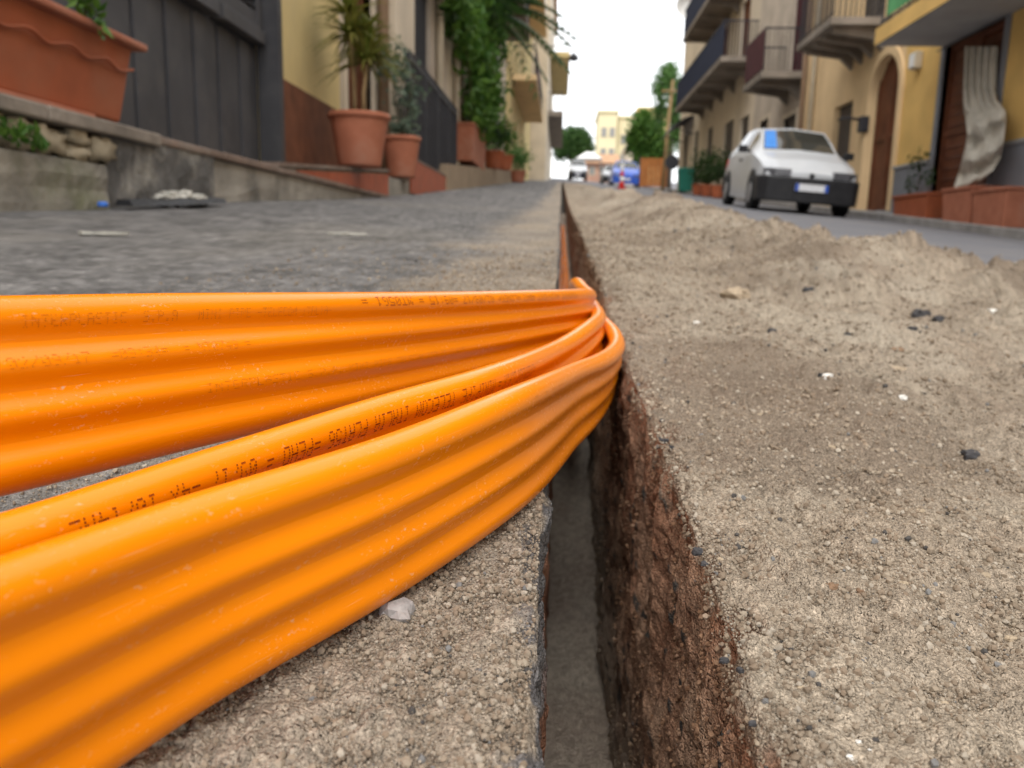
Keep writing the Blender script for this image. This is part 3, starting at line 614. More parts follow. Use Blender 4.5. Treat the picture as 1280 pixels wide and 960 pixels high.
while yy < yC-.2:
    L_ = random.uniform(.55, .8); e_ = min(yy+L_, yC); zt = LT
    near = yy < 2.75
    MB().box(LX-.36, LX+(.030 if near else .012), yy+.004, e_-.004, zt-(.048 if near else .035), zt+random.uniform(-.004, .004)).build('coping_slab', M_coping2 if near else M_coping, ledge, bevel=.008); yy = e_; k += 1
M_lump = mat('plaster_lump', (.42, .405, .36), .95, .3, 30., bump=.6, bscale=60.)
for j, (px, py) in enumerate([(205, 252), (222, 250), (238, 252), (212, 246), (230, 246), (248, 255)]):
    p = atX(px, py, LX+.07); rock((p[0], p[1], max(p[2], gl(p[1])+.02)), (.03, .04, .022), 60+j).build('rubble_lump', M_lump, None, False)
    o = COL[-1]; tag(o, 'pale lump of broken plaster in a small heap against the ledge foot', 'rubble', 'plaster lumps at the ledge foot')
p0, p1 = YX(150, LX+.1), YX(272, LX+.1)
mb = MB()
V = []; 
for i in range(9):
    t = i/8; y_ = p0+(p1-p0)*t; w_ = .05*(1-.6*abs(2*t-1))+.012
    V += [(LX+.10-w_, y_, gl(y_)+.008), (LX+.11+w_*.9, y_, gl(y_)+.006), (LX+.11+w_*.5, y_, gl(y_)+.028+.006*math.sin(i*2)), (LX+.10-w_*.6, y_, gl(y_)+.03)]
mb.add(V, [(4*i+a_, 4*i+(a_+1) % 4, 4*i+4+(a_+1) % 4, 4*i+4+a_) for i in range(8) for a_ in range(4)]+[(0, 3, 2, 1), (32, 33, 34, 35)])
tag(mb.build('rubber_strip', M_black), 'dark flat strip of tar lying along the foot of the ledge', 'debris')
p = atX(129, 264, LX+.06); tag(MB().lathe((p[0], p[1], gl(p[1])+.004), [(.016, 0), (.018, .004), (.018, .014), (.013, .018)], 14).build('bottle_cap', mat('blue_cap', (.05, .16, .55), .4, .05, 5.), smooth=True), 'small blue plastic bottle cap by the mossy ledge foot', 'bottle cap')
# weed growing from the rubble
def leaves(mb, centers, radii, n, size, seed, flat=.35, aspect=.5):
    r = np.random.default_rng(seed); centers = np.array(centers, float).reshape(-1, 3); radii = np.array(radii, float).reshape(-1, 3)
    pick = r.choice(len(centers), n, p=np.prod(radii, 1)**.66/np.sum(np.prod(radii, 1)**.66))
    v = r.normal(size=(n, 3)); v /= np.linalg.norm(v, axis=1)[:, None]; rad = r.random(n)**.45
    P = centers[pick]+v*rad[:, None]*radii[pick]*(1+.25*r.normal(size=(n, 1)))
    d = r.normal(size=(n, 3)); d[:, 2] -= .3; d /= np.linalg.norm(d, axis=1)[:, None]; q = np.cross(d, r.normal(size=(n, 3))); q /= np.linalg.norm(q, axis=1)[:, None]
    s = size*(.6+.8*r.random(n)); a_ = d*s[:, None]; b_ = q*(s*aspect)[:, None]; nn = np.cross(d, q)*(s*.2)[:, None]
    Vv = np.stack([P-a_, P-b_*.9+nn, P+a_, P+b_*.9+nn], 1).reshape(-1, 3)
    k = len(mb.v); mb.v += [tuple(t) for t in Vv.tolist()]; mb.f += [(k+4*i, k+4*i+1, k+4*i+2, k+4*i+3) for i in range(n)]
    return mb
def plant(name, label, cat, loc, stems, crown, n, size, lm, seed, group=None, sm=None, sr=.012, aspect=.5):
    t = thing(name, label, cat, loc, group); mb = MB()
    for st in stems: mb.tube([Vector(loc)+Vector(p) for p in st], [sr*(1-.6*i/max(1, len(st)-1)) for i in range(len(st))], 6)
    if stems: mb.build('stem', sm or M_bark, t, True)
    cs = [np.array(loc)+np.array(c[:3]) for c in crown]; leaves(MB_ := MB(), cs, [c[3:] for c in crown], n, size, seed, aspect=aspect).build('foliage', lm, t)
    return t
p = atX(8, 172, LX+.03); plant('wall_weed', 'bright green weed sprouting from a gap in the rubble ledge', 'weed', tuple(p), [[(0, 0, -.03), (.02, 0, .02)]], [(.02, 0, .02, .04, .07, .035), (.03, .1, .0, .03, .04, .02)], 60, .022, M_leaf, 4, sr=.004)
# terracotta planter box on the ledge
py1 = YX(150, LX-.06, 140); pl = thing('planter_box', 'large terracotta planter box with wavy relief on the rubble ledge', 'planter', (LX-.18, py1-.4, LT))
c = (LX-.185, py1-.42); mb = MB().taper(c, (.125, .42), (.165, .475), .30, LT+.026); mb.build('box', M_terra, pl, bevel=.012)
zr = LT+.315; mb = MB()
for (x0, x1, y0, y1) in ((c[0]-.20, c[0]+.20, c[1]+.455, c[1]+.53), (c[0]-.20, c[0]+.20, c[1]-.53, c[1]-.455), (c[0]-.20, c[0]-.145, c[1]-.454, c[1]+.454), (c[0]+.145, c[0]+.20, c[1]-.454, c[1]+.454)): mb.box(x0, x1, y0, y1, zr, zr+.028)
mb.build('rim', M_terra2, pl, bevel=.008)
mb = MB(); wv = [(c[0]+.163+.0045*math.sin(t*26)+.002, c[1]-.46+t*.92, LT+.012+.215+.010*math.sin(t*26)) for t in np.linspace(0, 1, 70)]; mb.tube(wv, .006, 6).build('wavy_relief', M_terra, pl, True)
MB().box(c[0]-.14, c[0]+.14, c[1]-.45, c[1]+.45, LT+.25, LT+.275).build('soil', M_soil, pl)
MB().box(c[0]-.145, c[0]+.165, c[1]-.52, c[1]+.18, LT+.005, LT+.025).build('tray', M_terra2, pl, bevel=.006)
plant('trailing_plant', 'green succulent trailing over the rim of the large planter box', 'plant', (c[0]+.14, c[1]+.12, zr), [[(0, 0, -.04), (.05, .02, .08), (.08, .05, .02)]], [(.05, .0, .07, .05, .08, .05), (.085, .03, 0, .02, .03, .04)], 45, .028, M_leaf, 8, sr=.006)

# ================================================================== HOUSES
def house(name, label, side, X, y0, y1, z1, material, opens, depth=6, group=None):
    """side -1 = left of the street (faces +X), +1 = right (faces -X). opens: (ya, yb, za, zb) holes in the facade"""
    zb = min(gz(X, y0), gz(X, y1))-.6; t = thing(name, label, 'house', (X, y0, zb), group)
    ys = sorted({y0, y1, *[o[0] for o in opens], *[o[1] for o in opens]}); zs = sorted({zb, z1, *[o[2] for o in opens], *[o[3] for o in opens]})
    mb = MB()
    for i in range(len(ys)-1):
        for j in range(len(zs)-1):
            ym, zm = (ys[i]+ys[i+1])/2, (zs[j]+zs[j+1])/2
            if any(o[0] < ym < o[1] and o[2] < zm < o[3] for o in opens): continue
            mb.add([(X, ys[i], zs[j]), (X, ys[i+1], zs[j]), (X, ys[i+1], zs[j+1]), (X, ys[i], zs[j+1])], [(0, 1, 2, 3)])
    xi = X+side*.28
    for ya, yb, za, zc in opens:
        mb.add([(X, ya, za), (X, yb, za), (X, yb, zc), (X, ya, zc), (xi, ya, za), (xi, yb, za), (xi, yb, zc), (xi, ya, zc)], [(0, 1, 5, 4), (1, 2, 6, 5), (2, 3, 7, 6), (3, 0, 4, 7), (4, 5, 6, 7)])
    xb = X+side*depth
    mb.add([(X, y0, zb), (xb, y0, zb), (xb, y0, z1), (X, y0, z1), (X, y1, zb), (xb, y1, zb), (xb, y1, z1), (X, y1, z1)], [(0, 1, 2, 3), (4, 7, 6, 5), (1, 5, 6, 2), (3, 2, 6, 7)])
    fixn(mb.build('wall', material, t))
    MB().box(min(X-side*.25, xb), max(X-side*.25, xb), y0+.01, y1-.01, z1+.002, z1+.22).build('roof', M_rtile, t)
    return t
def leafdoor(t, side, X, ya, yb, za, zc, material, name='door', n=2, slats=0, frame=None):
    """door or shutter leaves set back in an opening, each with stiles and slats"""
    xi = X+side*.09; wd = (yb-ya)/n
    for i in range(n):
        a_, b_ = ya+i*wd+.012, ya+(i+1)*wd-.012
        d = MB().box(min(xi, xi+side*.05), max(xi, xi+side*.05), a_, b_, za+.01, zc-.01).build(name, material, t)
        fr = .09*min(1, wd/.6); mb = MB(); x0, x1 = sorted((xi-side*.022, xi-side*.002))
        mb.box(x0, x1, a_, a_+fr, za+.01, zc-.01).box(x0, x1, b_-fr, b_, za+.01, zc-.01).box(x0, x1, a_+fr, b_-fr, zc-.01-fr, zc-.01).box(x0, x1, a_+fr, b_-fr, za+.01, za+.01+fr*1.6).box(x0, x1, a_+fr, b_-fr, (za+zc)/2-fr/2, (za+zc)/2+fr/2).build('stile_frame', material, d)
        if slats:
            mb = MB(); zz = np.linspace(za+fr*2, zc-fr*1.3, slats)
            for z_ in zz: mb.add([(xi-side*.002, a_+fr, z_), (xi-side*.002, b_-fr, z_), (xi-side*.018, b_-fr, z_-.025), (xi-side*.018, a_+fr, z_-.025)], [(0, 1, 2, 3)])
            mb.build('slats', material, d)
    if frame:
        mb = MB(); x0, x1 = sorted((X-side*.03, X+side*.1)); fw = .12
        mb.box(x0, x1, ya-fw, ya, za, zc+fw).box(x0, x1, yb, yb+fw, za, zc+fw).box(x0, x1, ya, yb, zc, zc+fw).build('surround', frame, t)
def windowpart(t, side, X, ya, yb, za, zc, fm, sill=True):
    xi = X+side*.18; f = .06; x0, x1 = sorted((xi-side*.03, xi+side*.02)); mb = MB()
    mb.box(x0, x1, ya, ya+f, za, zc).box(x0, x1, yb-f, yb, za, zc).box(x0, x1, ya+f, yb-f, za, za+f).box(x0, x1, ya+f, yb-f, zc-f, zc).box(x0, x1, (ya+yb)/2-f/2, (ya+yb)/2+f/2, za+f, zc-f)
    w_ = mb.build('window', fm, t); x0, x1 = sorted((xi-side*.005, xi+side*.01))
    for a_, b_ in ((ya+f, (ya+yb)/2-f/2), ((ya+yb)/2+f/2, yb-f)): MB().box(x0, x1, a_, b_, za+f, zc-f).build('pane', M_glass2, w_)
    if sill: x0, x1 = sorted((X-side*.07, X+side*.1)); MB().box(x0, x1, ya-.08, yb+.08, za-.06, za-.002).build('sill', M_slab, t)
def balcony(t, side, X, Xo, y0, y1, z, th, slabm, railm, h=1.0, step=.12, corbels=0, panel=None, fascia=None, rb=.009):
    x0, x1 = sorted((X-side*.002, Xo)); s_ = MB().box(x0, x1, y0, y1, z, z+th).build('balcony_slab', slabm, t)
    if fascia:
        xo0, xo1 = sorted((Xo, Xo-side*.012)); MB().box(xo0, xo1, y0-.004, y1+.004, z+.004, z+th+.01).build('fascia', fascia, s_)
    mb = MB(); zt = z+th; xr = Xo+side*.05
    for yy in np.arange(y0+.06, y1-.02, step): mb.tube([(xr, yy, zt), (xr, yy, zt+h)], rb, 4, False)
    for ye in (y0+.05, y1-.05):
        for xx in np.arange(min(xr, X), max(xr, X), step): mb.tube([(xx, ye, zt), (xx, ye, zt+h)], rb, 4, False)
        xa, xb = sorted((xr, X)); mb.box(xa, xb, ye-.02, ye+.02, zt+h, zt+h+.035)
    mb.box(xr-.022, xr+.022, y0+.03, y1-.03, zt+h+.001, zt+h+.04).box(xr-.012, xr+.012, y0+.03, y1-.03, zt+.08, zt+.1)
    mb.build('railing', railm, t)
    for i in range(corbels):
        yy = y0+(i+.5)*(y1-y0)/corbels; a_ = X; b_ = Xo+side*.12
        MB().prism([(a_, z-.004), (b_, z-.004), (b_, z-.10), (a_-side*.25, z-.2), (a_, z-.42)], 'y', yy-.07, yy+.07).build('corbel', slabm, t)
    if panel:
        xa, xb = sorted((xr-side*.035, xr-side*.028)); MB().box(xa, xb, panel[1], panel[2], zt+panel[3], zt+panel[4]).build('railing_cloth', panel[0], t)
# ---- left 1: grey door, pale yellow plaster, brown plinth
HX = -2.05
dA, dB = 2.75, YX(343, HX, 100); zL = float(atX(343, 62, HX)[2]); yE = YX(425, HX, 120); zP = float(atX(345, 95, HX)[2])
h1 = house('yellow_house', 'pale yellow house with a dark grey plank door and brown plinth above the ledge', -1, HX, -1, yE, 5.0, M_yellowp, [(dA, dB, LT-.02, 3.3)], 5)
MB().box(HX+.001, HX+.02, dB+.03, yE-.003, LT-.3, zP).build('plinth', M_brownp, h1)
MB().box(HX-.1, HX+.055, dB-.05, dB+.03, LT-.02, 3.35).build('door_jamb', M_doorgrey, h1)
npk = 18; pw = (dB-.055-dA)/npk
door = MB().box(HX-.20, HX-.115, dA, dB-.055, LT, 3.3).build('door', M_doorgrey, h1)
for i in range(npk):
    a_ = dA+i*pw; MB().box(HX-.114, HX-.09-.012*(i % 2), a_+.006, a_+pw-.006, LT+.015, zL-.02).build('plank', M_doorgrey, door, bevel=.004)
nl = 4; lw = (dB-.055-dA)/nl
for i in range(nl):
    a_ = dA+i*lw; d2 = MB().box(HX-.113, HX-.02, a_+.03, a_+lw-.03, zL, zL+.09).box(HX-.113, HX-.045, a_+.03, a_+.11, zL+.091, 3.2).box(HX-.113, HX-.045, a_+lw-.11, a_+lw-.03, zL+.091, 3.2).box(HX-.113, HX-.05, a_+.112, a_+lw-.112, zL+.092, zL+.20).build('shutter_frame', M_doorgrey, h1, bevel=.006)
    for z_ in np.arange(zL+.22, 3.1, .062): MB().prism([(HX-.11, z_+.045), (HX-.10, z_+.05), (HX-.05, z_+.008), (HX-.06, z_)], 'y', a_+.112, a_+lw-.112).build('slat', M_doorgrey, d2)
# ---- left 2: doorway, pilaster, barred window
y2 = 14.6; g2 = lambda px, py=150: YX(px, HX, py)
h2 = house('pilaster_house', 'shabby beige house with brown door and dark barred window behind the iron gate', -1, HX, yE+.005, y2, 7, M_beige, [(g2(432), g2(464), .55, 3.6), (g2(511), g2(537), .9, 5.0), (13.4, 14.2, .9, 3.2)], 5)
leafdoor(h2, -1, HX, g2(432), g2(464), .55, 3.6, M_wood, n=2, frame=M_beige2)
mb = MB().box(HX-.24, HX-.2, g2(511), g2(537), .9, 5.0); mb.build('window', M_glass2, h2)
mb = MB()
for yy in np.arange(g2(511)+.05, g2(537), .13): mb.tube([(HX-.05, yy, .9), (HX-.05, yy, 5)], .014, 6, False)
for zz in (1.6, 2.6, 3.6, 4.6): mb.box(HX-.062, HX-.04, g2(511), g2(537), zz, zz+.03)
mb.build('window_bars', M_iron, h2)
leafdoor(h2, -1, HX, 13.4, 14.2, .9, 3.2, M_wood, n=1)
MB().box(HX+.002, HX+.10, g2(486), g2(509), .4, 6.9).build('pilaster', M_beige2, h2, bevel=.01)
for px, m_ in ((472, M_pipe2), (544, M_pipe), (566, M_beige2)):
    yy = g2(px); MB().tube([(HX+.07, yy, .5), (HX+.07, yy, 6.9)], .06, 10).build('downpipe', m_, h2, True)
# ---- steps with red tiles
st = thing('tiled_step', 'red tiled entrance step under the yucca pot', 'step', (LX, 6.5, LT))
zs_ = float(atX(440, 209, LX)[2]); ys0 = YX(383, LX, 210)
yw0 = YX(347, LX, 205); zw1 = float(atX(485, 213, LX)[2]); wz = lambda y_: LT+.02+(zw1-LT-.02)*(y_-yw0)/(yC-yw0)
MB().prism([(yw0, LT-.2), (yC, LT-.2), (yC, zw1-.014), (yw0, LT+.004)], 'x', HX+.022, LX-.012).build('step_core', M_conc, st)
MB().prism([(yw0, LT+.0045), (yC+.01, zw1-.0135), (yC+.01, zw1+.01), (yw0, LT+.028)], 'x', HX+.025, LX+.012).build('tread', M_coping, st)
e4 = [YX(px, LX, 215) for px in (372, 410, 448, 485)]
for i in range(3): a_, b_ = e4[i]+.004, e4[i+1]-.004; MB().prism([(a_, LT+.001), (b_, LT+.001 if i < 2 else LT-.02), (b_, wz(b_)-.036), (a_, wz(a_)-.036)], 'x', LX-.011, LX+.004).build('tile', M_tile, st)
zs_ = wz(6.75)-.005
st2 = thing('tiled_step', 'red tiled step at the foot of the dark iron gate', 'step', (LX, 10.5, gl(10)))
s2a, s2b = YX(513, LX, 220), YX(557, LX, 220); z2 = float(atX(535, 208, LX)[2])
MB().box(HX+.02, LX-.012, s2a, s2b, gl(s2a)-.2, z2-.01).build('step_core', M_conc, st2); MB().box(HX+.02, LX+.01, s2a-.01, s2b+.01, z2-.0095, z2+.012).build('tread', M_coping, st2)
for i in range(3):
    a_, b_ = s2a+(s2b-s2a)*i/3, s2a+(s2b-s2a)*(i+1)/3; MB().box(LX-.011, LX+.004, a_+.004, b_-.004, gl(a_)+.02, z2-.012).build('tile', M_tile, st2, bevel=.002)
rw = thing('ramp_wall', 'short grey concrete ramp wall between the two red tiled steps', 'wall', (LX-.1, 8.5, gl(8.5)))
MB().prism([(yC+.012, gl(yC)-.2), (s2a-.012, gl(s2a)-.2), (s2a-.012, gl(s2a)+.13), (yC+.012, zw1-.05)], 'x', HX+.02, LX-.02).build('block', M_conc, rw, bevel=.01)
lw_ = thing('low_wall', 'low tan rendered wall carrying planters past the iron gate', 'wall', (LX, 14, gl(14))); s3b = YX(648, LX, 220)
mb = MB(); ysw = np.linspace(s2b+.015, 27, 12)
for i in range(11): mb.prism([(ysw[i], gl(ysw[i])-.3), (ysw[i+1], gl(ysw[i+1])-.3), (ysw[i+1], gl(ysw[i+1])+.38), (ysw[i], gl(ysw[i])+.38)], 'x', LX-.3, LX+.03)
mb.build('block', mat('tan_render', (.31, .235, .16), .9, .2, 3., dirt=(.2, .15, .1), dscale=1.5), lw_)
# ---- round pots and plants
def pot(name, label, c, r, h, m_, group=None):
    t = thing(name, label, 'flower pot', c, group)
    MB().lathe(c, [(r*.70, 0), (r*.72, .02), (r*.95, h*.86), (r*.95, h*.9), (r*.88, h*.9), (r*.86, h*.8)], 28).build('pot_body', m_, t, True)
    MB().lathe((c[0], c[1], c[2]+h*.88), [(r*.93, 0), (r*1.03, .008), (r*1.05, h*.06), (r*1.02, h*.12), (r*.92, h*.12), (r*.90, .0)], 28).build('rim', m_, t, True)
    MB().lathe((c[0], c[1], c[2]+h*.78), [(r*.3, 0), (r*.86, 0), (r*.86, .02), (r*.2, .03)], 20).build('soil', M_soil, t)
    return t
def blades(mb, c, n, L_, w_, seed, up=.5, droop=.6):
    r = random.Random(seed)
    for i in range(n):
        az = r.uniform(0, 6.283); el = r.uniform(-.2, 1.4); d = Vector((math.cos(az)*math.cos(el), math.sin(az)*math.cos(el), math.sin(el)*up+.1)).normalized(); s = d.cross(Vector((0, 0, 1))).normalized()
        l = L_*r.uniform(.7, 1.15); P = []
        for k in range(5):
            t = k/4; q = Vector(c)+d*l*t-Vector((0, 0, droop*l*t*t*.5)); ww = w_*(1-t**1.5)+.001; P += [tuple(q-s*ww), tuple(q+s*ww)]
        mb.add(P, [(2*k, 2*k+1, 2*k+3, 2*k+2) for k in range(4)])
    return mb
Yp = 6.75; c = tuple(atY(450, 213, Yp)); c = (c[0], c[1], wz(c[1])+.012); sc_ = Yp/F
pot('flower_pot', 'large round terracotta pot holding the tall yucca', c, 36*sc_, 62*sc_, M_terra2)
yu = thing('yucca', 'tall multi-stemmed yucca with spiky olive leaf heads', 'plant', (c[0], c[1], c[2]+.35))
heads = [(-.06, -.05, 1.02), (.07, .12, .88), (.0, .32, 1.05), (-.1, .1, 1.2), (.1, -.12, .80)]
for i, hd in enumerate(heads):
    p0 = Vector((c[0], c[1], c[2]+.34)); p1 = p0+Vector((hd[0]*.9, hd[1]*.7, hd[2]-.34)); MB().tube([p0+Vector((hd[0]*.5, hd[1]*.3, 0)), p0.lerp(p1, .5)+Vector((hd[0]*.1, hd[1]*.3, 0)), p1], [.022, .017, .013], 7).build('stem', M_bark if i % 2 else M_pole, yu, True)
    blades(MB(), p1, 70, .42, .017, i, .8, .9).build('leaf_head', M_yucca, yu)
Yp2 = 8.9; c2 = tuple(atY(502, 222, Yp2)); sc2 = Yp2/F
pot('flower_pot', 'smaller terracotta pot with a grey-green bush beside the large pot', c2, 23*sc2, 48*sc2, M_terra2)
plant('potted_bush', 'loose grey-green bush growing from the smaller terracotta pot', 'plant', (c2[0], c2[1], c2[2]+.38), [[(0, 0, 0), (.05, .05, .3), (.1, .1, .6)], [(0, 0, 0), (-.05, -.08, .4), (-.1, -.1, .8)]], [(0, 0, .15, .2, .22, .15), (-.05, -.1, .75, .22, .26, .25), (.05, .1, .45, .18, .2, .2)], 420, .045, M_leafb, 21)
# ---- iron gate
ga, gb = YX(519, LX, 160), 13.9; gt = thing('iron_gate', 'dark iron gate and fence with sheet panels in front of the beige house', 'gate', (LX, ga, z2))
ztop = float(atY(545, 102, 11)[2]); n_ = 4
for i in range(n_):
    a_, b_ = ga+(gb-ga)*i/n_, ga+(gb-ga)*(i+1)/n_; zb_ = max(z2, gl(b_)+.25)
    MB().box(LX-.10, LX-.085, a_+.06, b_-.02, zb_+.05, zb_+(ztop-zb_)*.8).build('sheet_panel', M_iron, gt)
    mb = MB().box(LX-.12, LX-.06, a_, a_+.055, zb_-.2, ztop+.05).box(LX-.115, LX-.07, a_+.056, b_-.002, ztop-.02, ztop+.02)
    for yy in np.arange(a_+.12, b_, .12): mb.tube([(LX-.083, yy, zb_), (LX-.083, yy, ztop+.1)], .011, 5)
    mb.build('panel_frame', M_iron, gt)
# ---- planters and climbing greenery beyond the gate
def boxpot(label, c, hx, hy, h, m_, group=None):
    t = thing('planter_box', label, 'planter', c, group); MB().taper(c, (hx*.86, hy*.9), (hx, hy), h, c[2]).build('box', m_, t, bevel=.012)
    mb = MB(); z = c[2]+h+.002; f = .05
    mb.box(c[0]-hx-.02, c[0]+hx+.02, c[1]-hy-.02, c[1]-hy+f, z, z+.04).box(c[0]-hx-.02, c[0]+hx+.02, c[1]+hy-f, c[1]+hy+.02, z, z+.04).box(c[0]-hx-.02, c[0]-hx+f, c[1]-hy+f, c[1]+hy-f, z, z+.04).box(c[0]+hx-f, c[0]+hx+.02, c[1]-hy+f, c[1]+hy-f, z, z+.04)
    mb.build('rim', m_, t, bevel=.006); MB().box(c[0]-hx*.9, c[0]+hx*.9, c[1]-hy*.9, c[1]+hy*.9, c[2]+h*.8, c[2]+h*.93).build('soil', M_soil, t); return t
pc = (LX-.12, 16.5, gl(16.5)+.40); boxpot('faded pink planter on the low tan wall under the climbing shrub', pc, .18, 1.3, .62, M_terra2)
plant('climbing_shrub', 'tall leafy climbing shrub spilling over the pink planter and gate', 'shrub', (pc[0], pc[1]-.5, pc[2]+.6),
      [[(0, 0, -.1), (.1, -.6, .8), (.05, -1.5, 1.6)], [(0, .5, -.1), (.1, .8, 1.2), (0, .6, 2.6)], [(0, 0, -.1), (0, .2, 1.5), (-.1, -.4, 3.2)]],
      [(.15, .6, .5, .32, 1.6, .6), (.2, 1.8, 1.0, .35, 1.6, .6), (.15, .0, 1.4, .35, 1.4, .6), (.05, -1.6, 1.6, .3, 1.2, .5), (.1, -3.0, 1.8, .3, 1.1, .35), (.05, -3.9, 1.9, .25, .7, .3), (.1, 2.4, 2.6, .4, 2.2, .8), (-.05, .0, 3.0, .3, 1.6, .9), (.0, 4., 3.6, .4, 2., .9)], 5200, .10, M_leaf, 31)
plant('ivy_curtain', 'dark creeper hanging on the wall behind the climbing shrub', 'creeper', (HX+.1, 15.5, gl(15.5)), [[(0, 0, 0), (0, .3, 2), (0, -.2, 4.5)]],
      [(.05, .5, 3.6, .18, 1.6, 1.0), (.05, -.8, 4.6, .2, 1.5, .9), (.1, 2.5, 5., .22, 2., 1.), (.05, -1.6, 3.2, .18, 1., .8)], 2600, .09, M_leafd, 33, sr=.03)
pm = thing('potted_palm', 'dark arching palm with a slim trunk in front of the balcony', 'palm', (LX-.05, 17.6, pc[2]+.3))
tr = [(LX-.05, 17.6, pc[2]+.5), (LX+.02, 17.9, 3.6), (LX, 18.1, 4.9)]; MB().tube(tr, [.07, .06, .07], 8).build('trunk', M_bark, pm, True)
mbp = MB(); rr = random.Random(5)
for i in range(46):
    az = rr.uniform(0, 6.283); el = rr.uniform(-.5, 1.3); d = Vector((math.cos(az)*math.cos(el), math.sin(az)*math.cos(el), math.sin(el))); l = rr.uniform(1.2, 2.0); s = d.cross(Vector((0, 0, 1))).normalized()
    for k in range(14):
        t = .15+.85*k/13; q = Vector(tr[-1])+d*l*t-Vector((0, 0, .55*l*t*t))
        for sg in (-1, 1):
            tip = q+s*sg*.34*(1-.5*t)+d*.16-Vector((0, 0, .14)); wv_ = d*.045; mbp.add([tuple(q-wv_), tuple(q+wv_), tuple(tip)], [(0, 1, 2)])
mbp.build('fronds', M_leafd, pm)
for i, (yy, lab) in enumerate(((20.5, 'dark shrub in a terracotta pot past the pink planter'), (24.5, 'round green shrub in an orange pot near the wall end'))):
    cc = (LX+.0, yy, gl(yy)+.39); pot('flower_pot', ['plain terracotta pot on the low wall past the pink planter', 'orange terracotta pot standing by the end of the low wall'][i], cc, .26, .42, M_terra)
    plant('potted_shrub', lab, 'plant', (cc[0], cc[1], cc[2]+.35), [[(0, 0, 0), (0, 0, .5)]], [(0, 0, .55, .38, .45, .45)], 500, .06, [M_leafd, M_leaf][i], 40+i)
cc = (LX+.15, 29, gl(29)); pot('flower_pot', 'terracotta tub on the pavement past the low wall', cc, .3, .4, M_terra2); plant('potted_shrub', 'yellowish green bush in the tub past the low wall', 'plant', (cc[0], cc[1], cc[2]+.35), [[(0, 0, 0), (0, 0, .4)]], [(0, 0, .5, .5, .6, .45)], 500, .07, M_willow, 47)
# ---- left 3..6
h3 = house('balcony_house', 'narrow ochre house with dark iron balcony behind the palm', -1, HX, y2+.01, 29.5, 11.5, M_beige2, [(15.6, 16.8, 1.3, 3.6), (18.5, 19.7, 1.5, 3.8), (22.0, 23.2, 1.8, 4.0), (22.4, 24.0, 6.5, 8.8), (26, 27.3, 2.0, 4.3)], 6)
for a_, b_, z_, zz in ((15.6, 16.8, 1.3, 3.6), (18.5, 19.7, 1.5, 3.8), (22.0, 23.2, 1.8, 4.0), (22.4, 24.0, 6.5, 8.8), (26, 27.3, 2.0, 4.3)): leafdoor(h3, -1, HX, a_, b_, z_, zz, M_shut, 'shutter', 2, 12)
balcony(h3, -1, HX, -1.12, 20.5, 26.5, 6.2, .14, M_slabd, M_iron, 1.0, .11, 3)
MB().tube([(HX+.08, 24.6, 1.5), (HX+.08, 24.6, 11)], .055, 8).build('downpipe', M_wplast, h3, True)
h4 = house('ochre_flats', 'tall ochre flats with cream balcony slabs on the left of the street', -1, -1.95, 29.51, 49, 16, M_yellowp, [(33, 34.2, 6.2, 8.5), (38, 39.4, 6.2, 8.5), (33, 34.4, 2.3, 4.6), (40, 41.5, 2.8, 5), (36, 37.2, 10, 12)], 7)
for a_, b_, z_, zz in ((33, 34.2, 6.2, 8.5), (38, 39.4, 6.2, 8.5), (33, 34.4, 2.3, 4.6), (40, 41.5, 2.8, 5), (36, 37.2, 10, 12)): leafdoor(h4, -1, -1.95, a_, b_, z_, zz, M_shut, 'shutter', 2, 10)
balcony(h4, -1, -1.95, -1.05, 31, 42, 5.9, .2, M_cream, M_iron, 1.0, .14, 0, (M_maroon, 31.5, 36, .1, .9)); balcony(h4, -1, -1.95, -1.0, 33, 44, 10.4, .2, M_cream, M_wplast, 1.0, .14, 0)
h5 = house('white_flats', 'pale flats with white parapet balcony jutting over the street', -1, -1.0, 49.01, 74, 17.5, M_beige2, [(52, 53.5, 5, 7.4), (58, 59.5, 8.4, 10.6), (58, 59.5, 12, 14.2), (64, 65.5, 8.4, 10.6)], 8)
for a_, b_, z_, zz in ((52, 53.5, 5, 7.4), (58, 59.5, 8.4, 10.6), (58, 59.5, 12, 14.2), (64, 65.5, 8.4, 10.6)): leafdoor(h5, -1, -1.0, a_, b_, z_, zz, M_shut, 'shutter', 2, 0)
balcony(h5, -1, -1.0, .25, 54, 68, 11.6, .3, M_yellowp, M_wplast, 1.1, .18, 0, (M_wplast, 54.2, 61, .05, 1.0), M_beige2, .02); balcony(h5, -1, -1.0, -.05, 52, 70, 7.7, .3, M_slabd, M_iron, 1.1, .18, 0)
h6 = house('corner_shop', 'low pale corner building at the left end of the street', -1, -1.3, 74.01, 92, 12.2, M_cream, [(78, 80, 6.2, 8.6)], 8); leafdoor(h6, -1, -1.3, 78, 80, 6.2, 8.6, M_shut, 'shutter', 2, 0)
lm = thing('street_lamp', 'small dark lamp hanging on an arm from the white flats', 'lamp', (-1.0, 50, 11.5))
pz = atY(717, 72, 50); MB().tube([(-.98, 50, pz[2]+.55), (-.3, 50, pz[2]+.75), (pz[0], 50, pz[2]+.6), (pz[0], 50, pz[2]+.25)], .03, 6).build('arm', M_iron, lm, True); MB().lathe((pz[0], 50, pz[2]-.2), [(.1, 0), (.3, .08), (.3, .25), (.08, .45)], 14).build('lamp_head', M_iron, lm, True)

# ================================================================== RIGHT HOUSES
RX = 6.0; BX = 4.9
def yR(px, py=200, X=RX): return YX(px, X, py)
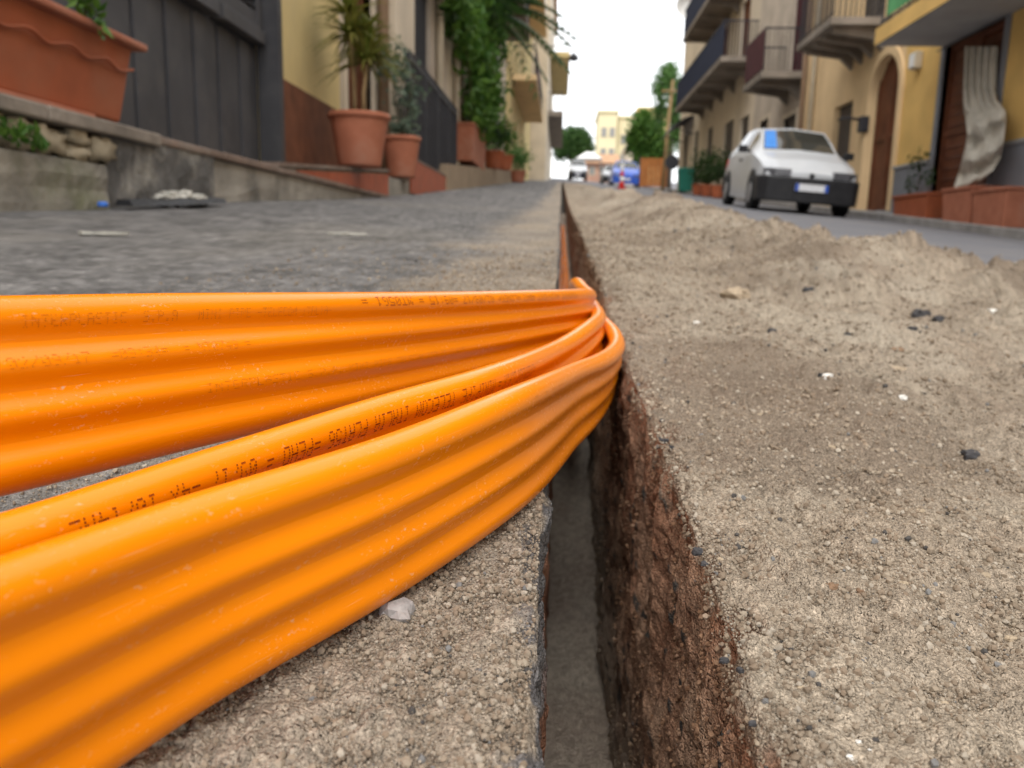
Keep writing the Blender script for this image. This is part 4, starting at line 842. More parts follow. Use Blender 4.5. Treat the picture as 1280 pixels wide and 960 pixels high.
# ---- right 1: ochre house with grey dado
e1 = 15.35; dy0, dy1 = yR(1238), yR(1168); gA = gz(RX, 12.5)+.13
r1 = house('ochre_house', 'ochre house with grey dado, wide balcony and draped doorway', 1, RX, -4, e1, 7.2, M_ochre, [(dy0, dy1, gA+.03, gA+2.75), (4, 5.2, .1, 2.4), (9.0, 10.4, 3.6, 5.9)], 7)
zD = float(atX(1119, 212, RX)[2])
for i, (a_, b_) in enumerate(((-3.9, dy0-.16), (dy1+.16, e1-.01))): MB().box(RX-.03, RX-.001, a_, b_, -1.3, zD).build('dado', M_dado, r1); MB().box(RX-.055, RX-.001, a_, b_, zD+.001, zD+.05).build('dado_cap', M_slab, r1)
leafdoor(r1, 1, RX, dy0, dy1, gA+.03, gA+2.75, M_wood, 'door', 2, 16, M_dado); leafdoor(r1, 1, RX, 4, 5.2, .1, 2.4, M_wood, 'door', 2); leafdoor(r1, 1, RX, 9.0, 10.4, 3.6, 5.9, M_shut, 'shutter', 2, 14)
balcony(r1, 1, RX, BX, 3, 13.83, 3.28, .24, M_slab, M_iron, 1., .13, 0, (M_green, 11.6, 13.5, .12, .95), M_ochre)
p = atX(1150, 76, RX); wl = thing('wall_light', 'small cream box light on the ochre house wall under the balcony', 'lamp', tuple(p)); MB().box(RX-.13, RX-.002, p[1]-.12, p[1]+.12, p[2]-.14, p[2]+.14).build('housing', M_pipe, wl, bevel=.02); MB().box(RX-.15, RX-.131, p[1]-.09, p[1]+.09, p[2]-.11, p[2]+.11).build('cover', M_wplast, wl)
# draped curtain in the doorway: rows of (image left, image right, y, how far it stands off the wall)
cur = [(1206, 1247, 58, .03), (1205, 1245, 85, .04), (1204, 1244, 112, .06), (1204, 1247, 126, .10), (1205, 1256, 138, .17), (1207, 1257, 150, .20), (1209, 1255, 168, .22), (1207, 1253, 184, .22), (1203, 1250, 198, .20), (1199, 1240, 214, .18), (1194, 1222, 229, .16), (1191, 1206, 241, .15)]
V = []; nc = 40; rows_ = []
for k in range(len(cur)-1):
    for q in range(5):
        t = q/5; t = t*t*(3-2*t); rows_.append([cur[k][i]*(1-t)+cur[k+1][i]*t for i in range(4)])
rows_.append(list(cur[-1]))
for ri, (xl, xr_, yp, so_) in enumerate(rows_):
    lo_ = min(1, max(0, (ri-14)/10))
    for j in range(nc):
        u = j/(nc-1); up_ = .035*math.sin(u*30+.6*math.sin(ri*.3)); dr_ = .060*math.sin(u*4+ri*.50)+.035*math.sin(u*11-ri*.36+1)
        V.append(tuple(atX(xl+(xr_-xl)*u, yp+lo_*6*math.sin(u*math.pi)*(1-max(0, (ri-40)/15)), RX-.06-so_-up_*(1-lo_)-dr_*lo_)))
V2 = V+[(x_+.006, y_, z_) for x_, y_, z_ in V]; n1 = len(V); nrr = len(rows_)
fs = [(i*nc+j, i*nc+j+1, (i+1)*nc+j+1, (i+1)*nc+j) for i in range(nrr-1) for j in range(nc-1)]
fs += [tuple(q+n1 for q in f[::-1]) for f in fs]; ring = [j for j in range(nc)]+[i*nc+nc-1 for i in range(1, nrr)]+[(nrr-1)*nc+j for j in range(nc-2, -1, -1)]+[i*nc for i in range(nrr-2, 0, -1)]
fs += [(ring[i], ring[i-1], ring[i-1]+n1, ring[i]+n1) for i in range(len(ring))]
cu = thing('door_curtain', 'crumpled pale cloth curtain hanging across the brown door', 'curtain', (RX-.1, 11.6, gA)); MB().add(V2, fs).build('cloth', M_cloth, cu, True)
MB().tube([(RX-.1, dy0-.1, gA+2.68), (RX-.1, dy1+.1, gA+2.68)], .012, 6).build('rod', M_iron, cu, True)
# planters on the right footway
def zf(y_): return gz(5.8, y_)+.125
yb0, yb1 = YX(1252, 5.55, 265), YX(1171, 5.55, 265); ym_ = (yb0+yb1)/2
boxpot('long terracotta planter at the foot of the curtain', (5.78, (yb0+ym_)/2, zf(yb0)), .19, (ym_-yb0)/2-.02, .47, M_terra2); boxpot('long terracotta planter beside the brown door, empty', (5.78, (yb1+ym_)/2, zf(ym_)), .19, (yb1-ym_)/2-.02, .47, M_terra2)
ya_, yb_ = YX(1158, 5.6, 255), YX(1113, 5.6, 255); boxpot('small terracotta planter with thin stems against the grey dado', (5.8, (ya_+yb_)/2, zf(ya_)), .18, (yb_-ya_)/2-.03, .36, M_terra)
plant('thin_plant', 'sparse thin plant with small dark leaves in the small planter', 'plant', (5.78, (ya_+yb_)/2, zf(ya_)+.32), [[(0, -.3, 0), (0, -.32, .35), (.02, -.28, .55)], [(0, .1, 0), (.02, .15, .5), (0, .2, .8)], [(0, .4, 0), (0, .42, .4)]], [(0, -.3, .35, .1, .18, .2), (0, .18, .55, .12, .2, .3), (0, .42, .3, .1, .15, .18)], 110, .045, M_leafd, 55, sr=.008)
# ---- right 2: cream house with arch and roller shutter
e2 = 21.4; aA, aB = yR(1122, 150), yR(1086, 150); zA = float(atX(1105, 72, RX)[2]); gB = gz(RX, 15)+.13; shA, shB = yR(1063, 165), yR(1041, 165); zS = float(atX(1050, 132, RX)[2]); gC = gz(RX, 17)+.1
arc = .62*(aB-aA); zsp = zA-(aB-aA)/2
r2 = house('arched_house', 'cream orange house with tall arched doorway and roller shutter', 1, RX, e1+.01, e2, 8.6, M_cream, [(aA, aB, gB+.02, zA+.02), (shA, shB, gC, zS), (16.6, 17.9, 4.4, 6.7)], 7)
n_ = 14; cy = (aA+aB)/2; rad = (aB-aA)/2-.001                 # spandrels that turn the square head into an arch
for sg in (-1, 1):
    arcp = [(cy+sg*rad*math.cos(t), zsp+rad*math.sin(t)) for t in np.linspace(0, math.pi/2, n_)]; poly = arcp+[(cy+sg*rad, zA+.015)]
    if sg > 0: poly = poly[::-1]
    MB().prism(poly, 'x', RX+.003, RX+.27).build('spandrel', M_cream, r2)
mb = MB()
for i in range(18):
    a0, a1 = math.pi*i/18, math.pi*(i+1)/18; q = [(cy-(rad+o_)*math.cos(t), zsp+(rad+o_)*math.sin(t)) for t, o_ in ((a0, .004), (a0, .16), (a1, .16), (a1, .004))]; mb.prism(q, 'x', RX-.05, RX-.002)
mb.box(RX-.05, RX-.002, aA-.16, aA-.004, gB-.1, zsp).box(RX-.05, RX-.002, aB+.004, aB+.16, gB-.1, zsp); mb.build('arch_surround', M_cream, r2)
leafdoor(r2, 1, RX+.05, aA+.01, aB-.01, gB+.03, zA-.01, M_wood, 'door', 2)
MB().box(5.72, RX-.002, aA-.2, aB+.2, gB-.1, gB+.06).build('threshold', M_slab, r2, bevel=.01)
sh_ = MB().box(RX+.14, RX+.2, shA+.003, shB-.003, gC+.003, zS-.003).build('roller_shutter', M_shut, r2)
for z_ in np.arange(gC+.05, zS-.05, .11): MB().box(RX+.118, RX+.139, shA+.02, shB-.02, z_, z_+.092).build('slat', M_shut, sh_)
leafdoor(r2, 1, RX, 16.6, 17.9, 4.4, 6.7, M_shut, 'shutter', 2, 14)
balcony(r2, 1, RX, BX, 16.2, 18.45, 4.2, .13, M_slabd, M_iron, 1., .1, 4)
p = atX(1084, 155, RX); br = thing('wall_bracket', 'black iron wall lantern beside the arched doorway', 'lantern', tuple(p)); MB().box(RX-.16, RX-.002, p[1]-.12, p[1]+.10, p[2]-.16, p[2]+.14).build('lantern_box', M_iron, br, bevel=.02); MB().tube([(RX-.1, p[1], p[2]+.08), (RX-.45, p[1]+.05, p[2]+.12), (RX-.55, p[1]+.06, p[2]+.07)], .028, 6).build('arm', M_iron, br, True)
# ---- right 3: weathered house, maroon balcony
e3 = 26.9
r3 = house('weathered_house', 'weathered grey-beige house with a maroon curtained balcony', 1, RX, e2+.01, e3, 10, M_beige, [(22, 23.2, gz(RX, 22)+.1, 3.5), (24.9, 25.9, gz(RX, 25)+.1, 3.8), (21.9, 23.1, 4.5, 7.2)], 7)
for a_, b_, z_, zz in ((22, 23.2, gz(RX, 22)+.1, 3.5), (24.9, 25.9, gz(RX, 25)+.1, 3.8)): leafdoor(r3, 1, RX, a_, b_, z_, zz, M_shut, 'door', 2, 0, M_beige2)
leafdoor(r3, 1, RX, 21.9, 23.1, 4.5, 7.2, M_maroon, 'shutter', 2, 10)
balcony(r3, 1, RX, BX, 21.45, 23.6, 4.25, .16, M_slabd, M_iron, 1., .1, 2, (M_maroon, 21.5, 23.5, .05, 1.0))
for px, m_ in ((1000, M_pipe2), (1012, M_pipe)): MB().tube([(RX-.07, yR(px), .8), (RX-.07, yR(px), 9.9)], .055, 8).build('downpipe', m_, r2 if yR(px) < e2 else r3, True)
# ---- right 4: long navy balconies
e4_ = 43.5; gD = lambda y_: gz(RX, y_)+.1
ops = [(27.6, 28.8, gD(27.6), 4.3), (30.0, 31.6, gD(30), 4.5), (34, 35.2, gD(34), 4.8), (37.5, 38.6, gD(37), 5.1), (40.6, 41.8, gD(40), 5.4), (28.5, 29.8, 6.0, 8.2), (32, 33.3, 6.0, 8.2), (35.4, 36.5, 6.0, 8.2), (31.2, 32.5, 8.7, 10.9), (34, 35.3, 8.7, 10.9)]
r4 = house('navy_balcony_house', 'tall light beige house with two long navy railed balconies', 1, RX, e3+.01, e4_, 12.5, M_beige2, ops, 8)
for i, (a_, b_, z_, zz) in enumerate(ops): leafdoor(r4, 1, RX, a_, b_, z_, zz, M_shut if i < 5 else M_wood, 'door' if i < 5 else 'shutter', 2, 0 if i < 5 else 12)
balcony(r4, 1, RX, BX, 27.1, 37.6, 5.8, .16, M_slabd, M_navy, 1.05, .1, 5, None, None, .016); balcony(r4, 1, RX, BX, 29.5, 36.3, 8.45, .16, M_slabd, M_navy, 1.05, .1, 4, None, None, .016)
ds = atY(859, 8, 36.1); sd = thing('satellite_dish', 'pale satellite dish fixed to the end of the upper navy balcony', 'dish', tuple(ds))
mb = MB(); V = [(0, 0, 0)]; 
for k in range(1, 5):
    for j in range(20): t = 6.283*j/20; rr_ = .48*k/4; V.append((rr_*math.cos(t), -.22*(k/4)**2+.11, rr_*math.sin(t)))
V = [(ds[0]+a_, ds[1]+b_, ds[2]+c_) for a_, b_, c_ in V]; fs = [(0, 1+j, 1+(j+1) % 20) for j in range(20)]+[(1+(k-1)*20+j, 1+k*20+j, 1+k*20+(j+1) % 20, 1+(k-1)*20+(j+1) % 20) for k in range(1, 4) for j in range(20)]
mb.add(V, fs).build('reflector', M_wplast, sd, True); MB().tube([(ds[0], ds[1]+.1, ds[2]), (ds[0]+.1, ds[1]+.3, ds[2]-.3), (ds[0]+.1, ds[1]+.1, ds[2]-1.)], .025, 6).build('mount', M_iron, sd, True)
# canopy over the last doors
cn = thing('door_canopy', 'curved dark metal canopy over the last door of the navy balcony house', 'canopy', (RX, 40, 5.6)); P_ = [(RX-u_, 5.95-v_) for u_, v_ in ((.002, 0), (.4, .13), (.8, .35), (1.05, .65), (1.0, .68), (.77, .41), (.38, .2), (.002, .07))]
MB().prism(P_, 'y', 39, 42.4).build('roof_sheet', M_iron, cn); MB().tube([(RX-.9, 39.1, 5.42), (RX-.02, 39.1, 5.1)], .03, 6).build('bracket', M_iron, cn); MB().tube([(RX-.9, 42.3, 5.42), (RX-.02, 42.3, 5.1)], .03, 6).build('bracket', M_iron, cn)
# street furniture
def onroad(px, Y, X=None): X = float(atY(px, 235, Y)[0]) if X is None else X; return (X, Y, gz(X, Y))
b_ = onroad(838, 35.5); zt_ = float(atY(838, 203, 35.5)[2]); sg_ = thing('round_sign', 'round dark-backed traffic sign on a grey post', 'sign', b_)
MB().tube([b_, (b_[0], b_[1], zt_+.2)], .035, 8).build('post', M_rim, sg_, True); mb = MB(); mb.tube([(b_[0], b_[1]-.06, zt_), (b_[0], b_[1]-.04, zt_)], .30, 28).build('disc', M_iron, sg_)
b_ = onroad(856, 37.5); bn = thing('waste_bin', 'teal plastic waste bin against the beige house', 'bin', b_); MB().taper(b_, (.26, .26), (.34, .36), .95, b_[2]+.06).build('bin_body', M_teal, bn, bevel=.03); MB().taper((b_[0], b_[1]), (.37, .39), (.33, .35), .09, b_[2]+1.012).build('lid', M_teal, bn, bevel=.02)
for s_ in (-.2, .2): MB().tube([(b_[0]+s_-.03, b_[1]-.28, b_[2]+.075), (b_[0]+s_+.03, b_[1]-.28, b_[2]+.075)], .075, 12).build('wheel', M_rubber, bn)
for i, (px, Y, lab) in enumerate(((884, 28.5, 'tall dark shrub in a pot by the navy balcony house'), (897, 26.6, 'bushy potted shrub by the weathered house corner'), (873, 31, 'small olive shrub in a pot below the long navy balcony'))):
    b_ = onroad(px, YX(px, 5.35, 240), 5.35); pot('flower_pot', ['terracotta pot of the tall dark shrub', 'terracotta pot of the bushy shrub at the weathered house corner', 'terracotta pot of the small olive shrub'][i], b_, .26, .42, M_terra)
    plant('potted_shrub', lab, 'plant', (b_[0], b_[1], b_[2]+.35), [[(0, 0, 0), (0, 0, .7)]], [(0, 0, .75, .42, .4, .6), (.05, .1, .4, .35, .35, .3)], 420, .07, M_leafd, 60+i)
b_ = onroad(777, 33); bl = thing('traffic_post', 'red and white plastic traffic post on the road', 'traffic post', b_)
MB().lathe(b_, [(.20, 0), (.20, .05), (.09, .07)], 18).build('foot', M_red, bl, True)
for i in range(4): z_ = b_[2]+.071+i*.2; MB().lathe((b_[0], b_[1], z_), [(.10-.012*i, 0), (.092-.012*i, .199)], 18).build('band', M_wplast if i % 2 else M_red, bl, True)
MB().lathe((b_[0], b_[1], b_[2]+.872), [(.05, 0), (.07, .04), (.06, .09), (.02, .12)], 14).build('cap', M_wplast, bl, True)
b_ = onroad(816, 48); ru = thing('rust_gate', 'rust orange metal gate panel beyond the beige house', 'gate', b_); w2 = 14*48/F*1.15
for i in range(6): xx = b_[0]-w2+i*w2/3; MB().box(xx+.01, xx+w2/3-.01, 48, 48.05, b_[2]+.15, b_[2]+1.75).build('sheet', M_rust, ru)
MB().box(b_[0]-w2-.06, b_[0]-w2, 47.98, 48.08, b_[2], b_[2]+1.85).box(b_[0]+w2, b_[0]+w2+.06, 47.98, 48.08, b_[2], b_[2]+1.85).box(b_[0]-w2+.001, b_[0]+w2-.001, 48.051, 48.09, b_[2]+1.3, b_[2]+1.4).build('frame', M_iron, ru)
b_ = onroad(828, 44); zt_ = float(atY(832, 100, 44)[2]); up = thing('utility_pole', 'leaning brown wooden utility pole before the willow', 'pole', b_); MB().tube([b_, (b_[0]+.1, 44, (b_[2]+zt_)/2), (b_[0]+.25, 44, zt_)], [.10, .09, .075], 10).build('shaft', M_pole, up, True); MB().box(b_[0]-.3, b_[0]+.8, 43.86, 43.92, zt_-.6, zt_-.5).build('crossarm', M_pole, up)

# ================================================================== VEHICLES (lofted bodies)
def car(name, label, cat, loc, rot, paint, lower, sx=1, sy=1, sz=1, blue_patch=False, group=None):
    st_ = [(0.02, [(.50, .24), (.58, .34), (.60, .46), (.58, .57), (.48, .62), (0, .64)]), (.10, [(.68, .2), (.73, .34), (.74, .50), (.72, .62), (.58, .685), (0, .71)]), (.42, [(.775, .18), (.80, .38), (.80, .58), (.765, .77), (.62, .835), (0, .87)]),
           (.98, [(.80, .18), (.81, .4), (.815, .65), (.785, .905), (.66, .955), (0, .985)]), (1.08, [(.80, .18), (.81, .4), (.815, .65), (.785, .915), (.665, .985), (0, 1.015)]), (1.42, [(.80, .18), (.81, .4), (.815, .65), (.785, .93), (.615, 1.20), (0, 1.235)]),
           (1.78, [(.80, .18), (.81, .4), (.815, .65), (.785, .94), (.56, 1.385), (0, 1.425)]), (2.3, [(.80, .18), (.81, .4), (.815, .66), (.785, .955), (.565, 1.41), (0, 1.45)]), (2.95, [(.80, .18), (.81, .4), (.815, .66), (.785, .97), (.555, 1.385), (0, 1.425)]),
           (3.35, [(.79, .2), (.81, .4), (.81, .66), (.775, .98), (.545, 1.30), (0, 1.345)]), (3.62, [(.76, .24), (.79, .4), (.79, .65), (.75, .93), (.60, 1.0), (0, 1.03)]), (3.77, [(.66, .28), (.71, .42), (.71, .6), (.68, .80), (.55, .86), (0, .88)])]
    yy = np.array([s_[0] for s_ in st_]); A_ = np.array([s_[1] for s_ in st_])
    def sec(y_):
        return np.array([[np.interp(y_, yy, A_[:, i, c_]) for c_ in range(2)] for i in range(6)])
    def pt(y_, u, side, o_=0):          # u 0..5 along the half section
        s_ = sec(y_); i = min(int(u), 4); t = u-i
        t_ = t; p = s_[i]*(1-t_)+s_[i+1]*t_; n = np.array([s_[i+1][1]-s_[i][1], -(s_[i+1][0]-s_[i][0])]); n = n/np.linalg.norm(n)
        p = p+n*o_; return (side*p[0]*sx, y_*sy, p[1]*sz)
    t = thing(name, label, cat, (0, 0, 0), group); ys_ = sorted(set(list(np.linspace(.02, 3.77, 46))+list(yy)))
    us = [0, .5, 1, 1.5, 2, 2.5, 2.8, 3, 3.3, 3.7, 4, 4.15, 4.5, 5]; ring = [(u, 1) for u in us]+[(u, -1) for u in us[-2::-1]]; V = [pt(y_, u, s_) for y_ in ys_ for u, s_ in ring]; nr, nc_ = len(ys_), len(ring)
    fs = [(i*nc_+j, (i+1)*nc_+j, (i+1)*nc_+j+1, i*nc_+j+1) for i in range(nr-1) for j in range(nc_-1)]+[tuple(range(nc_)), tuple((nr-1)*nc_+j for j in range(nc_))[::-1]]+[(i*nc_, i*nc_+nc_-1, (i+1)*nc_+nc_-1, (i+1)*nc_) for i in range(nr-1)]
    fixn(MB().add(V, fs).build('body', paint, t, True)).data.set_sharp_from_angle(angle=math.radians(38))
    def patch(nm, ya, yb, ua, ub, sides, m_, o_=.006, yb2=None, par=t, n=6):
        for s_ in sides:
            V = []; 
            for i in range(n+1):
                for j in range(n+1):
                    u = ua+(ub-ua)*j/n; ye = yb if yb2 is None else yb+(yb2-yb)*j/n; V.append(pt(ya+(ye-ya)*i/n, u, s_, o_))
            pk = MB().add(V, [(i*(n+1)+j, (i+1)*(n+1)+j, (i+1)*(n+1)+j+1, i*(n+1)+j+1) for i in range(n) for j in range(n)]).build(nm, m_, par, True)
        return pk
    # glass: windscreen (one sheet over both halves), side and rear windows
    def screen(nm, ya, yb, ua, m_, o_=.006, u_lim=None, sd=(1, -1)):
        us2 = np.linspace(ua, 5, 8); rg = [(u, 1) for u in us2]+[(u, -1) for u in us2[-2::-1]]
        if u_lim: rg = [(u, u_lim) for u in np.linspace(ua, 4.42, 5)]
        V = [pt(y_, u, s_, o_) for y_ in np.linspace(ya, yb, 7) for u, s_ in rg]; k = len(rg)
        return MB().add(V, [(i*k+j, (i+1)*k+j, (i+1)*k+j+1, i*k+j+1) for i in range(6) for j in range(k-1)]).build(nm, m_, t, True)
    ws = screen('windscreen', 1.11, 1.72, 4.06, M_glass)
    if blue_patch: o_ = screen('screen_patch', 1.14, 1.69, 4.10, M_bluepatch, .011, -1); o_.parent = ws  # plain blue patch just proud of the glass, on one half
    screen('rear_window', 3.38, 3.58, 4.1, M_glass)
    patch('side_window', 1.52, 2.12, 3.12, 3.88, (1, -1), M_glass, .006, 2.14); patch('side_window', 2.2, 3.02, 3.12, 3.88, (1, -1), M_glass, .006, 2.9)
    # bumpers wrap the ends
    def bump(ya, yb, y_in, za, zb, nm):
        pl_ = [(-.83, y_in), (-.825, yb+(y_in-yb)*.4), (-.70, yb), (-.3, ya), (.3, ya), (.70, yb), (.825, yb+(y_in-yb)*.4), (.83, y_in)]; pts = [(x_*sx, y_*sy) for x_, y_ in pl_]+[(.70*sx, y_in*sy), (.55*sx, (yb+.08*(1 if y_in > yb else -1))*sy), (-.55*sx, (yb+.08*(1 if y_in > yb else -1))*sy), (-.70*sx, y_in*sy)]
        return MB().prism(pts, 'z', za*sz, zb*sz).build(nm, lower, t, bevel=.03)
    bump(-.07, -.02, .40, .17, .565, 'front_bumper'); bump(3.84, 3.78, 3.45, .24, .58, 'rear_bumper')
    for s_ in (1, -1):
        h_ = MB().prism([(s_*.34*sx, .0*sy), (s_*.60*sx, .012*sy), (s_*.765*sx, .15*sy), (s_*.72*sx, .24*sy), (s_*.32*sx, .16*sy)], 'z', .57*sz, .685*sz).build('headlight', M_lamp, t, bevel=.012)
        MB().prism([(s_*.55*sx, 3.70*sy), (s_*.74*sx, 3.62*sy), (s_*.78*sx, 3.66*sy), (s_*.60*sx, 3.78*sy)], 'z', .62*sz, .88*sz).build('tail_light', M_red, t)
        mr = MB().tube([(s_*.78*sx, 1.32*sy, .96*sz), (s_*.90*sx, 1.33*sy, .99*sz)], .03, 6); mr.box(s_*.93*sx-.075, s_*.93*sx+.075, 1.28*sy, 1.38*sy, .94*sz, 1.06*sz); mr.build('mirror', M_black, t, bevel=.02)
        for yw in (.72, 3.10):
            MB().tube([(s_*.806*sx, yw*sy, .33*sz), (s_*.822*sx, yw*sy, .33*sz)], .335*sz, 28).build('wheel_arch', M_black, t)
            wh = MB().lathe((0, 0, 0), [(.17, -.085), (.27, -.085), (.285, -.06), (.285, .06), (.27, .085), (.17, .085)], 28); wh.v = [(s_*.745*sx+z_, yw*sy+y_, .285+x_) for x_, y_, z_ in wh.v]; w_ = wh.build('wheel', M_rubber, t, True)
            MB().tube([(s_*.822*sx, yw*sy, .285), (s_*.838*sx, yw*sy, .285)], .17, 20).build('rim', M_rim, w_)
        MB().box(s_*.815*sx-.012, s_*.815*sx+.02, 1.95*sy, 2.12*sy, .82*sz, .85*sz).build('door_handle', M_black, t)
    pl_ = MB().box(-.26, .26, -.088*sy, -.0705*sy, .36*sz, .47*sz).build('number_plate', M_plate, t)
    for s_ in (-1, 1): MB().box(s_*.235-.025, s_*.235+.025, -.094*sy, -.0885*sy, .362*sz, .468*sz).build('plate_band', M_pblue, pl_)
    MB().tube([(0, .0*sy, .60*sz), (0, .04*sy, .61*sz)], .04, 16).build('badge', M_black, t)
    t.location = loc; t.rotation_euler = rot; return t
cx = 4.05; car('parked_car', 'small white hatchback with black bumper and blue windscreen patch, parked facing downhill', 'car', (cx, 13.85, gz(cx, 13.85)), (math.atan(.072), math.atan(.065), -.02), M_white, M_black, 1.0, 1, 1.03, True)
bx = float(atY(783, 228, 52)[0]); car('parked_car', 'blue people carrier parked far up the road', 'car', (bx, 52, gz(bx, 52)), (math.atan(.075), .06, 0), M_blue, M_blue, 1.12, 1.15, 1.12)
bx = float(atY(766, 228, 62)[0]); car('parked_car', 'white car just behind the blue people carrier', 'car', (bx, 62, gz(bx, 62)), (math.atan(.075), .06, 0), M_white, M_black, 1, 1, 1)
bx = float(atY(722, 228, 84)[0]); car('parked_van', 'tall white van standing at the top of the street', 'van', (bx, 84, gz(bx, 84)), (math.atan(.07), .02, 0), M_white, M_black, 1.15, 1.4, 1.5)

# ================================================================== FAR END
M_pane = mat('hazy_pane', (.25, .25, .24), .2, .1, 2.)
def block(name, label, px0, px1, pyt, Y, dep, m_, wins, roofm=None):
    x0, x1 = float(atY(px0, 190, Y)[0]), float(atY(px1, 190, Y)[0]); zt = float(atY((px0+px1)/2, pyt, Y)[2]); zb = gz(x0, Y)-1.5
    t = thing(name, label, 'building', (x0, Y, zb)); fixn(MB().box(x0, x1, Y, Y+dep, zb, zt).build('wall', m_, t)); MB().box(x0-.2, x1+.2, Y-.2, Y+dep+.2, zt+.005, zt+.35).build('parapet', roofm or m_, t)
    for fx, fz in wins:
        xx = x0+(x1-x0)*fx; zz = zb+1.5+(zt-zb-1.5)*fz; w_ = MB().box(xx-.4, xx+.4, Y-.05, Y-.005, zz, zz+1.3).build('window', M_pipe, t); MB().box(xx-.28, xx+.28, Y-.07, Y-.051, zz+.1, zz+1.2).build('pane', M_pane, w_)
    return t
block('yellow_tower', 'narrow pale yellow flats at the end of the street', 747, 770, 141, 112, 10, M_lemon, [(.3, .35), (.3, .65), (.75, .35), (.75, .65)])
block('yellow_block', 'wide pale yellow flats beside the narrow yellow tower', 771, 800, 148, 114, 12, M_lemon, [(.25, .3), (.25, .6), (.6, .3), (.6, .6), (.85, .6)])
block('ochre_block', 'ochre flats behind the trees at the street end', 796, 834, 137, 124, 12, M_yellowp, [(.3, .5), (.3, .75), (.7, .75)])
block('pale_shed', 'small pale building under the bushy tree', 784, 808, 186, 88, 6, M_beige2, [(.5, .5)])
t = block('pink_cottage', 'low pink walled cottage at the street end', 731, 764, 208, 98, 6, M_pinkw, [(.3, .4), (.7, .4)]); x0, x1 = (729-700)/F*98, (766-700)/F*98; zt = float(atY(747, 208, 98)[2]); MB().prism([(97.5, zt+.36), (101, zt+1.7), (104.5, zt+.36)], 'x', x0-.3, x1+.3).build('roof', M_rtile, t)
gzb = thing('gazebo', 'white canopy stall in front of the round pine', 'stall', onroad(733, 90)); x0, x1 = (716-700)/F*90, (748-700)/F*90; zz = gz(2, 90)
MB().taper(((x0+x1)/2, 91.5), ((x1-x0)/2, 1.5), (.3, .3), .8, zz+2.4).build('canopy', M_wplast, gzb)
for xx in (x0+.1, x1-.1):
    for yy in (90.1, 92.9): MB().tube([(xx, yy, zz-.1), (xx, yy, zz+2.4)], .04, 6).build('leg', M_rim, gzb)
def tree(name, label, px, Y, crown, n, size, lm, seed, trunk_h, tr=.2, aspect=.4):
    X = float(atY(px, 210, Y)[0]); b = (X, Y, gz(X, Y)-.05); t = thing(name, label, 'tree', b); top = Vector((X+.1, Y, b[2]+trunk_h)); mb = MB().tube([b, (X+.05, Y, b[2]+trunk_h*.5), tuple(top)], [tr, tr*.8, tr*.6], 9)
    cs, rs = [], []
    for (ax, ay, pxr, pyr, dy) in crown:
        p = atY(ax, ay, Y+dy); cs.append(p); rs.append((pxr*Y/F, (pxr+pyr)/2*Y/F, pyr*Y/F)); mb.tube([tuple(top), tuple(Vector(p)*.5+top*.5+Vector((0, 0, .1))), tuple(p)], [tr*.5, tr*.3, tr*.1], 6)
    mb.build('trunk', M_bark, t, True); leaves(MB(), cs, rs, n, size, seed, aspect=aspect).build('crown', lm, t); return t
tree('pine_tree', 'round dark green umbrella pine at the end of the street', 713, 100, [(706, 180, 14, 16, 0), (722, 173, 14, 14, 0), (714, 168, 16, 9, 1), (733, 182, 9, 14, 0), (700, 188, 8, 12, -1), (720, 190, 16, 10, 0), (736, 190, 6, 9, 1)], 5200, .26, M_pine, 71, 2.2, .35)
tree('willow_tree', 'tall feathery willow-like tree behind the utility pole', 836, 58, [(826, 108, 12, 20, 0), (838, 98, 12, 18, 0), (842, 130, 12, 26, 0), (824, 140, 9, 18, 1), (846, 165, 12, 26, 0), (834, 88, 10, 8, 0)], 3600, .26, M_willow, 72, 5, .22, .16)
tree('bushy_tree', 'broad bright green tree below the feathery willow', 806, 66, [(800, 163, 13, 18, 0), (815, 172, 15, 22, 0), (792, 178, 9, 16, 0), (826, 190, 12, 16, 0), (808, 192, 16, 14, 0), (804, 148, 9, 10, 0)], 4200, .26, M_leaf, 73, 2.4, .2)
# hills far beyond the houses close the horizon
sheet('hill', list(np.linspace(-700, 700, 60)), list(np.linspace(300, 700, 12)), lambda x, y: 8+18*np.sin(np.clip((y-300)/400, 0, 1)*math.pi)*(.6+fbm(x/120, y/200, 901, 4)), M_far)

# ================================================================== LOOSE STONES NEAR THE TRENCH
M_st = {'grey': mat('grey_stone', (.27, .25, .24), .85, .35, 300., bump=.6, bscale=500., dirt=(.42, .37, .36), dscale=180), 'dark': mat('dark_stone', (.05, .048, .05), .8, .3, 300., bump=.5, bscale=500.), 'tan': mat('tan_stone', (.34, .27, .19), .9, .25, 200., bump=.6, bscale=500.), 'white': mat('white_stone', (.62, .6, .56), .8, .15, 200., bump=.4, bscale=400.), 'brown': mat('brown_clod', (.19, .12, .075), .95, .3, 200., bump=.8, bscale=500.)}
def ground_at(px, py):
    lo, hi = .05, 12.
    for _ in range(60):
        md = (lo+hi)/2; p = atY(px, py, md); zg = float(bank(np.array([p[0]]), np.array([md]))[0][0]) if p[0] > .06 else gz(p[0], md)
        if p[2] > zg: lo = md
        else: hi = md
    return atY(px, py, lo)
def stone(px, py, wpx, kind, label, group=None, seed=0):
    p = ground_at(px, py); r = random.Random(seed+int(px)); s_ = wpx/2*p[1]/F*(1 if kind == 'grey' else .72)
    o = rock((p[0], p[1], p[2]+s_*.1), (s_*.85, s_*r.uniform(.5, .9), s_*(.75 if kind == 'grey' else r.uniform(.4, .7))), seed+int(px*7), 3).build('stone', M_st[kind], None, False); return tag(o, label, 'stone', group)
stone(495, 772, 50, 'grey', 'grey angular stone chip against the foot of the orange ribbon')
